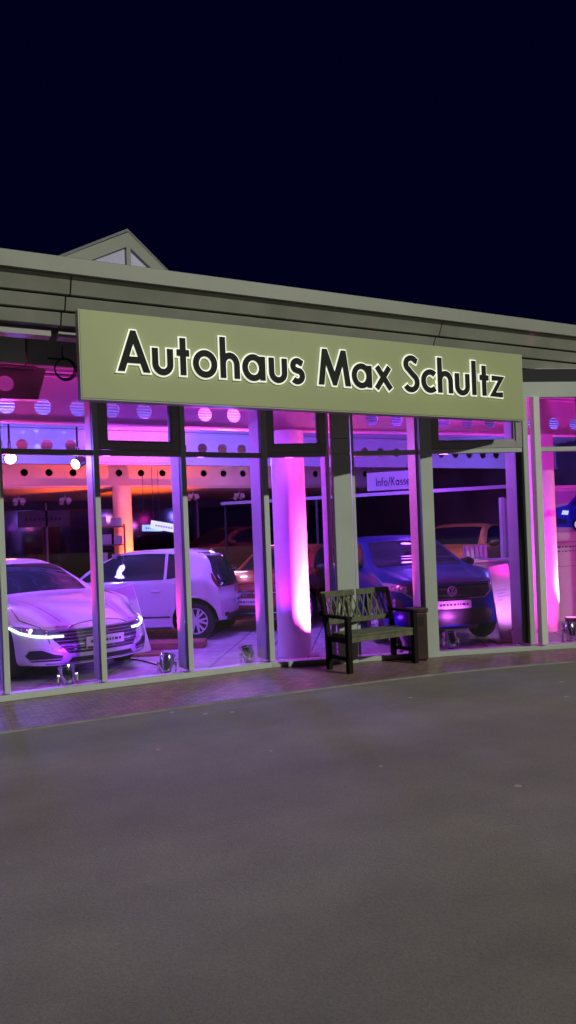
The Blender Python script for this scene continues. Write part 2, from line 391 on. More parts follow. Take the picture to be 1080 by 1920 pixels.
# interior: columns, castellated girders, ribbed ceiling, back wall
def girder(p0, p1, z0, z1, hole_r, pitch, hz, start, name='ceiling_girder', taper=None):
    """steel girder with round holes in the web, flanges top and bottom"""
    p0 = Vector((*p0, 0)); p1 = Vector((*p1, 0)); Lg = (p1 - p0).length
    ang = math.atan2(p1.y - p0.y, p1.x - p0.x)
    q = MB(); q.m = Matrix.Translation(p0) @ Matrix.Rotation(ang, 4, 'Z')
    t = .012; seg = 24; h = pitch / 2
    nb = int((Lg - start) / pitch)
    for side in (-1, 1):
        y = side * t
        xa = 0.
        cells = [start + pitch * i for i in range(nb)]
        def quad(xa, xb):
            q.bm.faces.new([q.v((xa, y, z0)), q.v((xb, y, z0)), q.v((xb, y, z1)), q.v((xa, y, z1))])
        if start > 1e-3: quad(0, start)
        quad(start + nb * pitch, Lg)
        for cx0 in cells:
            cx = cx0 + h
            inner = []; outer = []
            for k in range(seg):
                a = 2 * math.pi * (k + .5) / seg; dx, dz = math.cos(a), math.sin(a)
                inner.append(q.v((cx + hole_r * dx, y, hz + hole_r * dz)))
                tx = h / abs(dx) if abs(dx) > 1e-6 else 1e9
                tz = ((z1 - hz) if dz > 0 else (hz - z0)) / abs(dz) if abs(dz) > 1e-6 else 1e9
                tt = min(tx, tz); outer.append((cx + tt * dx, y, hz + tt * dz, tx < tz))
            ov = [q.v(p[:3]) for p in outer]
            for k in range(seg):
                k2 = (k + 1) % seg; vs = [inner[k], ov[k]]
                if outer[k][3] != outer[k2][3]:
                    sx = 1 if outer[k][0] + outer[k2][0] > 2 * cx else -1; up_ = outer[k][2] + outer[k2][2] > 2 * hz
                    vs.append(q.v((cx + sx * h, y, z1 if up_ else z0)))
                vs += [ov[k2], inner[k2]]
                q.bm.faces.new(vs)
    for cx0 in cells:
        cx = cx0 + h; ring = [[q.v((cx + hole_r * math.cos(2 * math.pi * (k + .5) / seg), s_ * t, hz + hole_r * math.sin(2 * math.pi * (k + .5) / seg))) for k in range(seg)] for s_ in (-1, 1)]
        for k in range(seg): q.bm.faces.new((ring[0][k], ring[0][(k + 1) % seg], ring[1][(k + 1) % seg], ring[1][k]))
    q.box((0, -.06, z0 - .022), (Lg, .06, z0 - .001)); q.box((0, -.06, z1 + .001), (Lg, .06, z1 + .022))
    return q.build(name, M['steel'], B)
girder((-9, .80), (4.57, .80), 3.05, 3.57, .095, .40, 3.22, .21)
girder((4.575, .80), (14, -.22), 3.05, 3.57, .095, .40, 3.22, .30)
girder((-9, 4.9), (14, 4.9), 3.02, 3.57, .095, .40, 3.32, .1)
girder((-9, 9.85), (14, 9.85), 3.02, 3.57, .085, .55, 3.33, .1)
pa = at(84, 745, 7.9)
girder((1.30, .40), (-1.2, .72), 3.24, 3.56, .085, .40, 3.395, .13, 'ceiling_bracket')
b = MB(); b.m = Matrix.Translation((1.30, .40, 0)) @ Matrix.Rotation(math.atan2(.32, -2.5), 4, 'Z'); b.prism([(-.002, 3.222), (-.002, 3.578), (-.10, 3.578)], -.012, .012, 'y'); b.build('bracket_end', M['steel'], B)
def column(x, y, z1, r=.225):
    q = MB(); q.lathe([(r, 0), (r, z1)], 40, c=(x, y, 0)); o = q.build('round_column', M['white'], B, smooth=True)
    return o
column(4.57, .79, 3.025); column(8.72, .34, 3.025); column(4.62, 9.82, 2.995)
b = MB(); b.prism([(-9, .24), (3.93, .24), tuple((A1 + Vector((0, .06, 0)))[:2]), (14, -1.11), (14, 15), (-9, 15)], 3.64, 3.70, 'z')
ys = -1.0
while ys < 9.6:
    xa = -9
    xb = 14
    if ys < .24: xa = 3.91 + (.24 - ys) / math.tan(AN) + .1
    b.box((xa, ys, 3.60), (xb, ys + .09, 3.645)); ys += .23
b.build('ceiling', M['ceil'], B)
b = MB(); b.box((-9, 9.95, 2.96), (14, 14.95, 3.02)); b.build('lower_ceiling', M['ceil'], B)
b = MB(); b.box((-9, 15.0, 0), (14, 15.2, 4.1)); b.build('back_wall', M['backwall'], B)
for i, xx in enumerate([-6, -3.6, -1.2, 1.2, 3.6, 6.0, 8.4, 10.8]):
    q = MB(); q.box((xx + .06, 14.96, .1), (xx + 2.3, 14.99, 2.7)); q.build('back_window', M['darkglass'], B)
for xx in [-6, -3.6, -1.2, 1.2, 3.6, 6.0, 8.4, 10.8]:
    q = MB(); q.box((xx + .0, 14.93, .0), (xx + .055, 15.0, 2.9)); q.build('back_window_post', M['framedark'], B)
b = MB(); b.box((-9.2, .2, 0), (-9.0, 15.2, 4.1)); b.build('side_wall', M['backwall'], B)
b = MB(); b.box((14.0, -1.1, 0), (14.2, 15.2, 4.1)); b.build('side_wall', M['backwall'], B)

# gabled roof lantern (ridge turned against the roof edge)
ap = at(237, 437, 8.6)
S = empty('roof_skylight', (ap.x, ap.y, ap.z - 1.0), R(20)); S.parent = B
gh, gw = 1.0, 1.50
def gable(frame):
    q = MB()
    q.prism([(-gw, .12), (-gw + .24, .12), (0, gh - .16), (gw - .24, .12), (gw, .12), (0, gh)], -.03, .05, 'y'); q.box((-.03, -.028, .12), (.03, .045, gh - .145)); q.box((-gw, -.03, 0), (gw, .05, .118))
    return q
gable(0).build('gable_frame', M['lip'], S)
for sgn in (-1, 1):
    q = MB(); q.prism([(sgn * .034, .125), (sgn * (gw - .25), .125), (sgn * .034, gh - .19)], .005, .015, 'y'); q.build('skylight_pane', M['skyglass'], S)
    q = MB(); q.prism([(sgn * (gw + .05), .09), (sgn * (gw + .05), .12), (0, gh + .045), (0, gh + .012)], -.025, 2.0, 'y'); q.build('skylight_roof', M['roof'], S)

# ------------------------------------------------------------------ sign with stroked letters
def arc(cx, cy, rx, ry, a0, a1, n=14):
    return [(cx + rx * math.cos(R(a0 + (a1 - a0) * i / n)), cy + ry * math.sin(R(a0 + (a1 - a0) * i / n))) for i in range(n + 1)]
X = .62
GL = {  # glyphs: (advance, strokes); cap height 1, x height .64
 'A': (.80, ['poly', [(-.02, 0), (.335, .99), (.465, .99), (.82, 0), (.64, 0), (.40, .68), (.16, 0)], ([(.20, .285), (.60, .285)], False)]),
 'u': (.56, [([(.07, X)] + arc(.27, .24, .20, .20, 180, 360) + [(.47, X)], False)]),
 't': (.36, [([(.17, 0), (.17, .92)], False), ([(.0, X - .07), (.34, X - .07)], False)]),
 'o': (.68, [(arc(.33, .32, .26, .27, 0, 360, 30)[:-1], True)]),
 'h': (.56, [([(.07, 0), (.07, 1.04)], False), ([(.07, .30)] + arc(.27, .36, .20, .22, 180, 0) + [(.47, 0)], False)]),
 'a': (.70, [(arc(.31, .32, .25, .27, 0, 360, 30)[:-1], True), ([(.585, 0), (.585, X)], False)]),
 's': (.44, [([(.39, .52)] + arc(.22, .46, .13, .13, 50, 230, 10) + [(.22, .33)] + arc(.22, .19, .16, .15, 60, -140, 12), False)]),
 'M': (1.02, ['poly', [(-.02, 0), (.125, .98), (.275, .98), (.51, .36), (.745, .98), (.895, .98), (1.04, 0), (.865, 0), (.785, .57), (.565, 0), (.455, 0), (.235, .57), (.155, 0)]]),
 'x': (.58, [([(.04, 0), (.50, X)], False), ([(.06, X), (.54, 0)], False)]),
 'S': (.56, [([(.50, .86)] + arc(.29, .77, .19, .18, 40, 240, 12) + [(.29, .52)] + arc(.27, .25, .22, .22, 60, -150, 14), False)]),
 'c': (.52, [(arc(.32, .32, .25, .27, 48, 312, 20), False)]),
 'l': (.22, [([(.08, 0), (.08, 1.04)], False)]),
 'z': (.50, [([(.04, X - .06), (.42, X - .06), (.06, .06), (.46, .06)], False)]),
 'I': (.24, [([(.10, 0), (.10, 1)], False)]), 'n': (.54, [([(.07, 0), (.07, X)], False), ([(.07, .30)] + arc(.26, .36, .19, .22, 180, 0) + [(.45, 0)], False)]),
 'f': (.34, [([(.14, 0), (.14, .86), (.24, 1.0), (.34, .98)], False), ([(.0, X - .05), (.32, X - .05)], False)]),
 '/': (.44, [([(.02, -.08), (.40, 1.08)], False)]),
 'K': (.66, [([(.08, 0), (.08, 1)], False), ([(.10, .42), (.54, 1)], False), ([(.22, .56), (.58, 0)], False)]),
 'e': (.60, [([(.08, .34), (.54, .34)] + arc(.31, .32, .24, .27, 10, 310, 20), False)]),
}
def stroke2d(q, pts, wd, closed, y0, y1, ext=0.):
    pts = [Vector(p) for p in pts]
    if not closed and ext:
        pts[0] = pts[0] + (pts[0] - pts[1]).normalized() * ext; pts[-1] = pts[-1] + (pts[-1] - pts[-2]).normalized() * ext
    n = len(pts); Lp, Rp = [], []
    for i, p in enumerate(pts):
        if closed: d0 = (p - pts[i - 1]).normalized(); d1 = (pts[(i + 1) % n] - p).normalized()
        else:
            d0 = (p - pts[i - 1]).normalized() if i else (pts[1] - p).normalized()
            d1 = (pts[i + 1] - p).normalized() if i < n - 1 else d0
        n0 = Vector((-d0.y, d0.x)); n1 = Vector((-d1.y, d1.x)); mN = (n0 + n1)
        if mN.length < 1e-4: mN = n0
        mN.normalize(); k = min(1 / max(mN.dot(n0), .3), 1.75)
        Lp.append(p + mN * wd / 2 * k); Rp.append(p - mN * wd / 2 * k)
    m = n if closed else n - 1
    for i in range(m):
        j = (i + 1) % n
        poly = [Lp[i], Lp[j], Rp[j], Rp[i]]
        A = [q.v((p.x, y0, p.y)) for p in poly]; Bv = [q.v((p.x, y1, p.y)) for p in poly]
        q.bm.faces.new(A); q.bm.faces.new(Bv[::-1])
        q.bm.faces.new((A[0], A[1], Bv[1], Bv[0])); q.bm.faces.new((A[2], A[3], Bv[3], Bv[2]))
        if not closed and i == 0: q.bm.faces.new((A[0], Bv[0], Bv[3], A[3]))
        if not closed and i == m - 1: q.bm.faces.new((A[1], Bv[1], Bv[2], A[2]))
def grow(poly, o):
    n = len(poly); out = []
    ar = sum(poly[i][0] * poly[(i + 1) % n][1] - poly[(i + 1) % n][0] * poly[i][1] for i in range(n)); sg_ = 1 if ar < 0 else -1
    for i in range(n):
        p = Vector(poly[i]); d0 = (p - Vector(poly[i - 1])).normalized(); d1 = (Vector(poly[(i + 1) % n]) - p).normalized()
        n0 = Vector((-d0.y, d0.x)) * sg_; n1 = Vector((-d1.y, d1.x)) * sg_; m_ = (n0 + n1).normalized()
        out.append(p + m_ * (o / max(m_.dot(n0), .45)))
    return out
def text_width(s, tr): return sum(GL[c][0] for c in s) + tr * (len(s) - 1)
def write(s, x0, x1, z0, cap, y, wd, parent, frame=None, tr=.09, outline=0., m=None, depth=.03, name='letter'):
    """letters between x0 and x1 on the plane y; z0 base line, cap = cap height"""
    sx = (x1 - x0) / (text_width(s, tr) * cap); cx = x0
    for i, ch in enumerate(s):
        adv, st = GL[ch]
        def lay(o_w, ext, ya, yb, mm, nm, par):
            q = MB(); q.m = (frame or Matrix.Identity(4)) @ Matrix.Translation((cx, y, z0)) @ Matrix.Diagonal((sx, 1, 1, 1))
            st_ = st
            if st[0] == 'poly':
                pg = [(a * cap, c_ * cap) for a, c_ in st[1]]
                q.prism([tuple(v) for v in grow(pg, ext)] if ext else pg, ya - .002, yb, 'y'); st_ = st[2:]
            for k, (p, cl) in enumerate(st_):
                stroke2d(q, [(a * cap, c * cap) for a, c in p], o_w, cl, ya - .0007 * k, yb, ext)
            return q.build(nm, mm, par)
        lt = lay(wd * cap, 0 if ch in 'oac' else .0, -depth, -.004, m or M['letter'], name, parent)
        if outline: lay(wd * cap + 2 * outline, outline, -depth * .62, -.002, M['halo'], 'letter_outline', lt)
        cx += (adv + tr) * cap * sx
SX0, SX1, SZ0, SZ1, SY = 1.445, 6.885, 2.955, 3.77, -1.225
sg = empty('name_sign', ((SX0 + SX1) / 2, SY, SZ0), 0, 'long olive sign board with big black white-edged letters above the windows', 'sign')
ox = (SX0 + SX1) / 2
b = MB(); b.box((SX0 - ox, 0, .0), (SX1 - ox, .012, SZ1 - SZ0)); b.build('sign_panel', M['sign'], sg, bevel=.003)
b = MB(); b.box((SX0 - ox - .012, .004, -.014), (SX0 - ox - .001, .13, SZ1 - SZ0 + .008)); b.box((SX1 - ox + .001, .004, -.014), (SX1 - ox + .012, .13, SZ1 - SZ0 + .008))
b.box((SX0 - ox, .006, -.013), (SX1 - ox, .128, -.001)); b.box((SX0 - ox, .013, SZ1 - SZ0 - .03), (SX1 - ox, .128, SZ1 - SZ0 + .006)); b.build('sign_frame', M['signedge'], sg)
b = MB(); b.box((SX0 - ox + .01, .05, .01), (SX1 - ox - .01, .10, SZ1 - SZ0 - .04)); b.build('sign_back', M['soffit'], sg)
for tx in (1.9, 3.3, 5.0, 6.4):
    q = MB(); q.box((tx - ox - .03, .10, .60), (tx - ox + .03, .40, .66)); q.build('sign_bracket', M['framedark'], sg)
def sign_x(px, py): # where the photo's pixel falls on the sign plane
    d = at(px, py, 1.) - Vector((0, -D, 1.6)); k = (SY + D) / d.y; return (d.x * k - ox, 1.6 + d.z * k - SZ0)
for wtext, pa_, pb_ in (('Autohaus', (221, 696), (569, 718)), ('Max', (597, 723), (733, 730)), ('Schultz', (755, 731), (942, 743))):
    xa, za = sign_x(*pa_); xb, zb = sign_x(*pb_)
    write(wtext, xa, xb, .265, .395, 0, .158, sg, outline=.0145)

# ------------------------------------------------------------------ bench, bin
def sec(q, p, c, w_, d_):
    """box beam from p to c, w_ across, d_ deep"""
    p = Vector(p); c = Vector(c); t = c - p; L_ = t.length; t.normalize()
    y = Vector((0, 1, 0)); x = y.cross(t).normalized() if abs(t.y) < .9 else Vector((1, 0, 0)); y = t.cross(x)
    old = q.m; q.m = old @ Matrix(((x.x, y.x, t.x, p.x), (x.y, y.y, t.y, p.y), (x.z, y.z, t.z, p.z), (0, 0, 0, 1)))
    q.box((-w_ / 2, -d_ / 2, 0), (w_ / 2, d_ / 2, L_)); q.m = old
bench = empty('garden_bench', (4.93, -.56, 0), R(5), 'wooden garden bench with lattice back and dark legs before the showroom windows', 'bench')
hl = .50
for s in (-1, 1):
    q = MB(); sec(q, (s * hl, -.21, 0), (s * hl, -.21, .62), .062, .062); q.build('leg', M['legwood'], bench, bevel=.006)
    q = MB(); sec(q, (s * hl, .19, 0), (s * hl, .20, .42), .06, .06); sec(q, (s * hl, .20, .418), (s * hl, .30, .90), .06, .05); q.build('leg', M['legwood'], bench, bevel=.006)
    q = MB(); q.box((s * hl - .042, -.25, .622), (s * hl + .042, .235, .655)); q.build('armrest', M['legwood'], bench, bevel=.008)
    q = MB(); q.box((s * hl - .018, -.178, .34), (s * hl + .018, .17, .40)); q.box((s * hl - .018, -.178, .14), (s * hl + .018, .165, .18)); q.build('side_rail', M['legwood'], bench)
q = MB()
for k in range(5): q.box((-hl + .035, -.235 + k * .083, .415), (hl - .035, -.165 + k * .083, .44))
q.build('seat', M['seatwood'], bench, bevel=.005)
q = MB(); q.box((-hl + .034, -.225, .35), (hl - .034, -.195, .412)); q.box((-hl + .034, .16, .35), (hl - .034, .185, .412)); q.build('apron', M['seatwood'], bench)
q = MB()
by = lambda z: .20 + (z - .418) / .482 * .10
sec(q, (-hl - .03, by(.885), .885), (hl + .03, by(.885), .885), .075, .034); q.build('top_rail', M['seatwood'], bench, bevel=.006)
q = MB(); sec(q, (-hl + .03, by(.555), .555), (hl - .03, by(.555), .555), .06, .03); q.build('lower_rail', M['seatwood'], bench, bevel=.005)
q = MB(); zt_, zb_ = .855, .575
for k in range(3):
    c = -.31 + k * .31
    for (a, e, j) in ((-.135, -.055, 0), (-.055, -.135, 1), (.055, .135, 2), (.135, .055, 3), (-.04, .04, 4), (.04, -.04, 5)):
        o_ = .002 * j
        sec(q, (c + a, by(zb_) + o_, zb_), (c + e, by(zt_) + o_, zt_), .021, .014)
    sec(q, (c + .155, by(zb_) - .012, zb_), (c + .172, by(zt_) - .012, zt_), .024, .012)
q.build('back_lattice', M['seatwood'], bench)
lb = empty('litter_bin', (5.60, -.585, 0), R(-18), 'dark brown square litter bin between the bench and the grey window post', 'bin')
q = MB(); q.prism([(-.10, -.10), (.10, -.10), (.10, .10), (-.10, .10)], .02, .60, 'z'); q.build('bin_body', M['bin'], lb, bevel=.012)
q = MB(); q.box((-.112, -.112, .602), (.112, .112, .66)); q.build('bin_lid', M['bin'], lb, bevel=.01)
q = MB(); q.box((-.05, -.106, .44), (.05, -.101, .55)); q.build('bin_opening', M['black'], lb)
q = MB(); q.box((-.08, -.08, 0), (.08, .08, .019)); q.build('bin_foot', M['black'], lb)

# ------------------------------------------------------------------ cars
def pchip(xs, ys):
    xs = np.array(xs, float); ys = np.array(ys, float); h = np.diff(xs); d = np.diff(ys) / h
    m = np.zeros(len(xs)); m[0] = d[0]; m[-1] = d[-1]
    for i in range(1, len(xs) - 1):
        if d[i - 1] * d[i] > 0:
            w1 = 2 * h[i] + h[i - 1]; w2 = h[i] + 2 * h[i - 1]; m[i] = (w1 + w2) / (w1 / d[i - 1] + w2 / d[i])
    def f(x):
        i = int(np.clip(np.searchsorted(xs, x) - 1, 0, len(xs) - 2)); t = (x - xs[i]) / h[i]; t = min(max(t, 0), 1)
        return float((2 * t**3 - 3 * t**2 + 1) * ys[i] + (t**3 - 2 * t**2 + t) * h[i] * m[i] + (-2 * t**3 + 3 * t**2) * ys[i + 1] + (t**3 - t**2) * h[i] * m[i + 1])
    return f

class Car:
    """body lofted over cross-sections; xf = metres behind the nose; local x points forwards, y left, z up"""
    def __init__(s, name, label, paint, L, W, top, shoulder, roofw, halfw, sill, axles, wheel_r, fsweep=.42, rsweep=.25, fprof=None, rprof=None, spokes=5):
        s.L, s.W, s.paint = L, W / 2, paint
        s.root = empty(name, (0, 0, 0), 0, label, 'car')
        T, SH, RW, HW, ZB = [pchip(*zip(*k)) for k in (top, shoulder, roofw, halfw, sill)]
        fp = pchip(*zip(*fprof)); rp = pchip(*zip(*rprof))
        bm = bmesh.new(); N = 76; rings = []
        xs_ = [L * (.5 - .5 * math.cos(math.pi * i / N)) * .55 + L * i / N * .45 for i in range(N + 1)]
        def sm(t): t = min(max(t, 0), 1); return t * t * (3 - 2 * t)
        def deform(xf, y, z):
            k = abs(y) / s.W
            ff = 1 - sm(xf / 1.0); fr = 1 - sm((L - xf) / .9)
            return xf + ff * (fsweep * k ** 2.6 + fp(z)) - fr * (rsweep * k ** 2.6 + rp(z))
        for xf in xs_:
            W_ = HW(xf); zb, zs, zt, wr = ZB(xf), SH(xf), T(xf), RW(xf)
            ws = W_ * .955; g = zt - zs
            P = [(0, zb), (W_ * .55, zb), (W_ * .88, zb + .01), (W_ * .965, zb + .07), (W_ * .99, zb + (zs - zb) * .33), (W_, zb + (zs - zb) * .62),
                 (W_ * .988, zs - .085), (W_ * .975, zs - .03), (ws, zs + .004 + g * .02), (ws + (wr - ws) * .16, zs + g * .16), (ws + (wr - ws) * .52, zs + g * .54), (ws + (wr - ws) * .88, zs + g * .87),
                 (wr * .955, zt - g * .055 - .006), (wr * .80, zt - .016), (wr * .45, zt - .005), (0, zt)]
            # dense ring through a gentle spline
            tt = list(range(len(P))); fy = pchip(tt, [p[0] for p in P]); fz = pchip(tt, [p[1] for p in P])
            rings.append([(fy(t), fz(t)) for t in np.linspace(0, len(P) - 1, 46)])
        n = len(rings[0]); VS = []
        for xf, rg in zip(xs_, rings):
            row = [bm.verts.new((L / 2 - deform(xf, y, z), y, z)) for (y, z) in rg]
            rowm = [row[0]] + [bm.verts.new((L / 2 - deform(xf, y, z), -y, z)) for (y, z) in rg[1:-1]] + [row[-1]]
            VS.append((row, rowm))
        for (a, am), (c, cm) in zip(VS, VS[1:]):
            for k in range(n - 1):
                bm.faces.new((a[k], c[k], c[k + 1], a[k + 1])); bm.faces.new((am[k + 1], cm[k + 1], cm[k], am[k]))
        for e, xf, fl in ((0, 0., False), (-1, L, True)):          # nose and tail caps follow the same sweep
            row, rowm = VS[e]; rg = rings[e]; C = 14; grid = []
            for k in range(n):
                if k in (0, n - 1): grid.append([row[k]]); continue
                y, z = rg[k]; line = [row[k]]
                for j in range(1, C): yy = y - 2 * y * j / C; line.append(bm.verts.new((L / 2 - deform(xf, yy, z), yy, z)))
                grid.append(line + [rowm[k]])
            for k in range(n - 1):
                A, C2 = grid[k], grid[k + 1]
                if len(A) == 1 and len(C2) == 1: continue
                for j in range(C):
                    a0 = A[min(j, len(A) - 1)]; a1 = A[min(j + 1, len(A) - 1)]; c0 = C2[min(j, len(C2) - 1)]; c1 = C2[min(j + 1, len(C2) - 1)]
                    vs = []
                    for v in (a0, a1, c1, c0):
                        if v not in vs: vs.append(v)
                    if len(vs) > 2:
                        try: bm.faces.new(vs)
                        except ValueError: pass
        bmesh.ops.remove_doubles(bm, verts=bm.verts, dist=1e-5)
        bmesh.ops.recalc_face_normals(bm, faces=bm.faces)
        s.bvh = BVHTree.FromBMesh(bm)
        me = bpy.data.meshes.new('body'); bm.to_mesh(me); bm.free()
        # wheel arches
        tmp = bpy.data.objects.new('tmp', me); col.objects.link(tmp); cut = []
        for ax in axles:
            for sg_ in (-1, 1):
                q = MB(); q.lathe([(wheel_r + .065, min(sg_ * (s.W - .27), sg_ * (s.W + .2))), (wheel_r + .065, max(sg_ * (s.W - .27), sg_ * (s.W + .2)))], 40, 'y', (L / 2 - ax, 0, wheel_r + .01))
                c_ = q.build('cut', M['black']); cut.append(c_)
                m = tmp.modifiers.new('b', 'BOOLEAN'); m.object = c_; m.operation = 'DIFFERENCE'; m.solver = 'EXACT'
        dg = bpy.context.evaluated_depsgraph_get(); me2 = bpy.data.meshes.new_from_object(tmp.evaluated_get(dg))
        bpy.data.objects.remove(tmp)
        for c_ in cut: bpy.data.objects.remove(c_)
        me2.name = 'body'; me2.materials.clear(); me2.materials.append(paint)
        me2.polygons.foreach_set('use_smooth', [True] * len(me2.polygons)); me2.set_sharp_from_angle(angle=R(50))
        s.body = bpy.data.objects.new('body', me2); col.objects.link(s.body); s.body.parent = s.root
        for ax in axles:
            for sg_ in (-1, 1): s.wheel(L / 2 - ax, sg_ * (s.W - .125), wheel_r, sg_, spokes)
        q = MB()
        q.box((-L / 2 + .6, -s.W + .30, .17), (L / 2 - .55, s.W - .30, .30)); q.build('underbody', M['black'], s.root)
    def wheel(s, x, y, r, sg_, spokes):
        rr = r * .70; wv = .105
        w_ = empty('wheel', (x, y, r), 0); w_.parent = s.root
        q = MB(); q.lathe([(rr, -wv), (r * .93, -wv), (r, -wv * .6), (r, wv * .6), (r * .93, wv), (rr, wv * .92), (rr - .01, wv * .4), (rr - .01, -wv * .9), (rr, -wv)], 40, 'y'); q.bm.faces.ensure_lookup_table(); q.build('tyre', M['rubber'], w_, smooth=True)
        q = MB(); q.lathe([(0, -.02), (rr - .012, -.02), (rr - .012, .02), (0, .02)], 32, 'y', (0, sg_ * .0, 0)); q.build('rim_inner', M['rimdark'], w_, smooth=True)
        q = MB(); yo = sg_ * .075
        ya, yb = min(yo, yo - sg_ * .035), max(yo, yo - sg_ * .035)
        q.lathe([(rr - .022, ya), (rr + .004, ya), (rr + .004, yb), (rr - .022, yb), (rr - .022, ya)], 40, 'y')
        q.lathe([(0, ya), (.062, ya), (.062, yb + .003), (0, yb + .003)], 20, 'y')
        for k in range(spokes):
            for dv in (-.27, .27):
                a = 2 * math.pi * k / spokes; p0 = (.03 * math.cos(a), .03 * math.sin(a)); a2 = a + dv * (5 / spokes); p1 = ((rr - .01) * math.cos(a2), (rr - .01) * math.sin(a2))
                d = Vector((p1[0] - p0[0], p1[1] - p0[1])); n_ = Vector((-d.y, d.x)).normalized() * .0165
                q.prism([(p0[0] - n_.x, p0[1] - n_.y), (p1[0] - n_.x, p1[1] - n_.y), (p1[0] + n_.x, p1[1] + n_.y), (p0[0] + n_.x, p0[1] + n_.y)], ya + .004, yb - .003, 'y')
        q.build('rim', M['alloy'], w_)
        return w_
    def cast(s, p, d):
        """p: 2d coords, d: 'f' front / 'b' rear (y,z), 'l' left / 'r' right (xf,z), 't' top (xf,y)"""
        if d in 'fb': o = Vector((6 if d == 'f' else -6, p[0], p[1])); dv = Vector((-1 if d == 'f' else 1, 0, 0))
        elif d in 'lr': o = Vector((s.L / 2 - p[0], 4 if d == 'l' else -4, p[1])); dv = Vector((0, -1 if d == 'l' else 1, 0))
        else: o = Vector((s.L / 2 - p[0], p[1], 4)); dv = Vector((0, 0, -1))
        h = s.bvh.ray_cast(o, dv)
        if h[0] is None:
            h = s.bvh.find_nearest(o + dv * (6 - s.L / 2 if d in 'fb' else (4 - s.W if d in 'lr' else 3)))
            return h[0], h[1]
        n_ = h[1] if h[1].dot(dv) < 0 else -h[1]
        return h[0], n_
    def patch(s, poly, d, name, m, off=.005, step=.07, parent=None, thick=.012, label=None):
        bm = bmesh.new(); vs = [bm.verts.new((p[0], p[1], 0)) for p in poly]; f = bm.faces.new(vs)
        bmesh.ops.triangulate(bm, faces=[f])
        for ax in (0, 1):
            lo, hi = min(p[ax] for p in poly), max(p[ax] for p in poly)
            for k in range(1, int((hi - lo) / step) + 1):
                co = [0, 0, 0]; no = [0, 0, 0]; co[ax] = lo + k * step; no[ax] = 1
                bmesh.ops.bisect_plane(bm, geom=bm.verts[:] + bm.edges[:] + bm.faces[:], plane_co=co, plane_no=no)
        for v in bm.verts:
            h, n_ = s.cast((v.co.x, v.co.y), d); v.co = h + n_ * off
        bmesh.ops.recalc_face_normals(bm, faces=bm.faces)
        out = {'f': (1, 0, 0), 'b': (-1, 0, 0), 'l': (0, 1, 0), 'r': (0, -1, 0), 't': (0, 0, 1)}[d]
        for f in bm.faces:
            if f.normal.dot(Vector(out)) < 0: f.normal_flip()
        ex = bmesh.ops.extrude_face_region(bm, geom=bm.faces[:])   # give the panel depth into the body
        bm.normal_update()
        fv = [v for v in ex['geom'] if isinstance(v, bmesh.types.BMVert)]
        for v in fv: v.co -= Vector(out) * thick
        bmesh.ops.recalc_face_normals(bm, faces=bm.faces)
        me = bpy.data.meshes.new(name); bm.to_mesh(me); bm.free(); me.materials.append(m)
        me.polygons.foreach_set('use_smooth', [True] * len(me.polygons)); me.set_sharp_from_angle(angle=R(40))
        o = bpy.data.objects.new(name, me); col.objects.link(o); o.parent = parent or s.root
        if label: o['label'] = label
        return o
    def line(s, pts, d, name, m, r=.006, off=.002, parent=None, n=8):
        out = []
        for a, c in zip(pts, pts[1:]):
            for i in range(n): out.append((a[0] + (c[0] - a[0]) * i / n, a[1] + (c[1] - a[1]) * i / n))
        out.append(pts[-1])
        q = MB(); P3 = []
        for p in out:
            h, n_ = s.cast(p, d); P3.append(h + n_ * off)
        q.tube(P3, r, 6)
        return q.build(name, m, parent or s.root, smooth=True)
    def mirror(s, xf, z, sg_, y=None, m=None, sc_=1.):
        q = MB(); yy = y or s.W; x = s.L / 2 - xf
        q.m = Matrix.Translation((x, sg_ * (yy + .10), z)) @ Matrix.Rotation(sg_ * R(12), 4, 'Z') @ Matrix.Diagonal((.06 * sc_, .115 * sc_, .075 * sc_, 1))
        bmesh.ops.create_icosphere(q.bm, subdivisions=3, radius=1, matrix=q.m)
        o = q.build('wing_mirror', m or s.paint, s.root, smooth=True)
        q = MB(); q.tube([(x, sg_ * (yy - .10), z - .06), (x, sg_ * (yy + .05), z - .035)], .02, 8); q.build('mirror_arm', M['black'], o)
        q = MB(); q.m = Matrix.Translation((x - .045 * sc_, sg_ * (yy + .10), z)); q.box((-.012, -.09 * sc_, -.055 * sc_), (-.004, .09 * sc_, .055 * sc_)); q.build('mirror_glass', M['chrome'], o)
    def badge(s, y, z, r, d='f', off=.012):
        h, n_ = s.cast((y, z), d); q = MB()
        q.m = Matrix.Translation(h + n_ * off) @ Matrix.Rotation(R(90 if d == 'f' else -90), 4, 'Z')
        pts = [(r * math.cos(a), 0, r * math.sin(a)) for a in [2 * math.pi * i / 28 for i in range(28)]]
        q.tube(pts, r * .11, 6, True)
        stroke2d(q, [(-.40 * r, .82 * r), (0, .02 * r), (.40 * r, .82 * r)], .17 * r, False, -.006, .004)
        stroke2d(q, [(-.86 * r, .38 * r), (-.42 * r, -.74 * r), (0, .05 * r - .06 * r), (.42 * r, -.74 * r), (.86 * r, .38 * r)], .17 * r, False, -.005, .005)
        return q.build('badge', M['trim'], s.root)
    def plate(s, z, d='f', w_=.26, hh=.056, m='plate'):
        h, n_ = s.cast((0, z), d); sg_ = 1 if d == 'f' else -1; x = h.x + sg_ * .018
        q = MB(); q.box((min(x, x + sg_ * .012), -w_, z - hh), (max(x, x + sg_ * .012), w_, z + hh)); o = q.build('number_plate', M[m], s.root, bevel=.003)
        q = MB(); xx = -w_ + .06; xo = x + sg_ * .0125
        rnd = random.Random(3)
        while xx < w_ - .06:
            ln = rnd.uniform(.02, .05); q.box((min(xo, xo + sg_ * .002), xx, z - .016), (max(xo, xo + sg_ * .002), xx + ln, z + .014)); xx += ln + .016
        q.build('printed_marks', M['ink'], o)
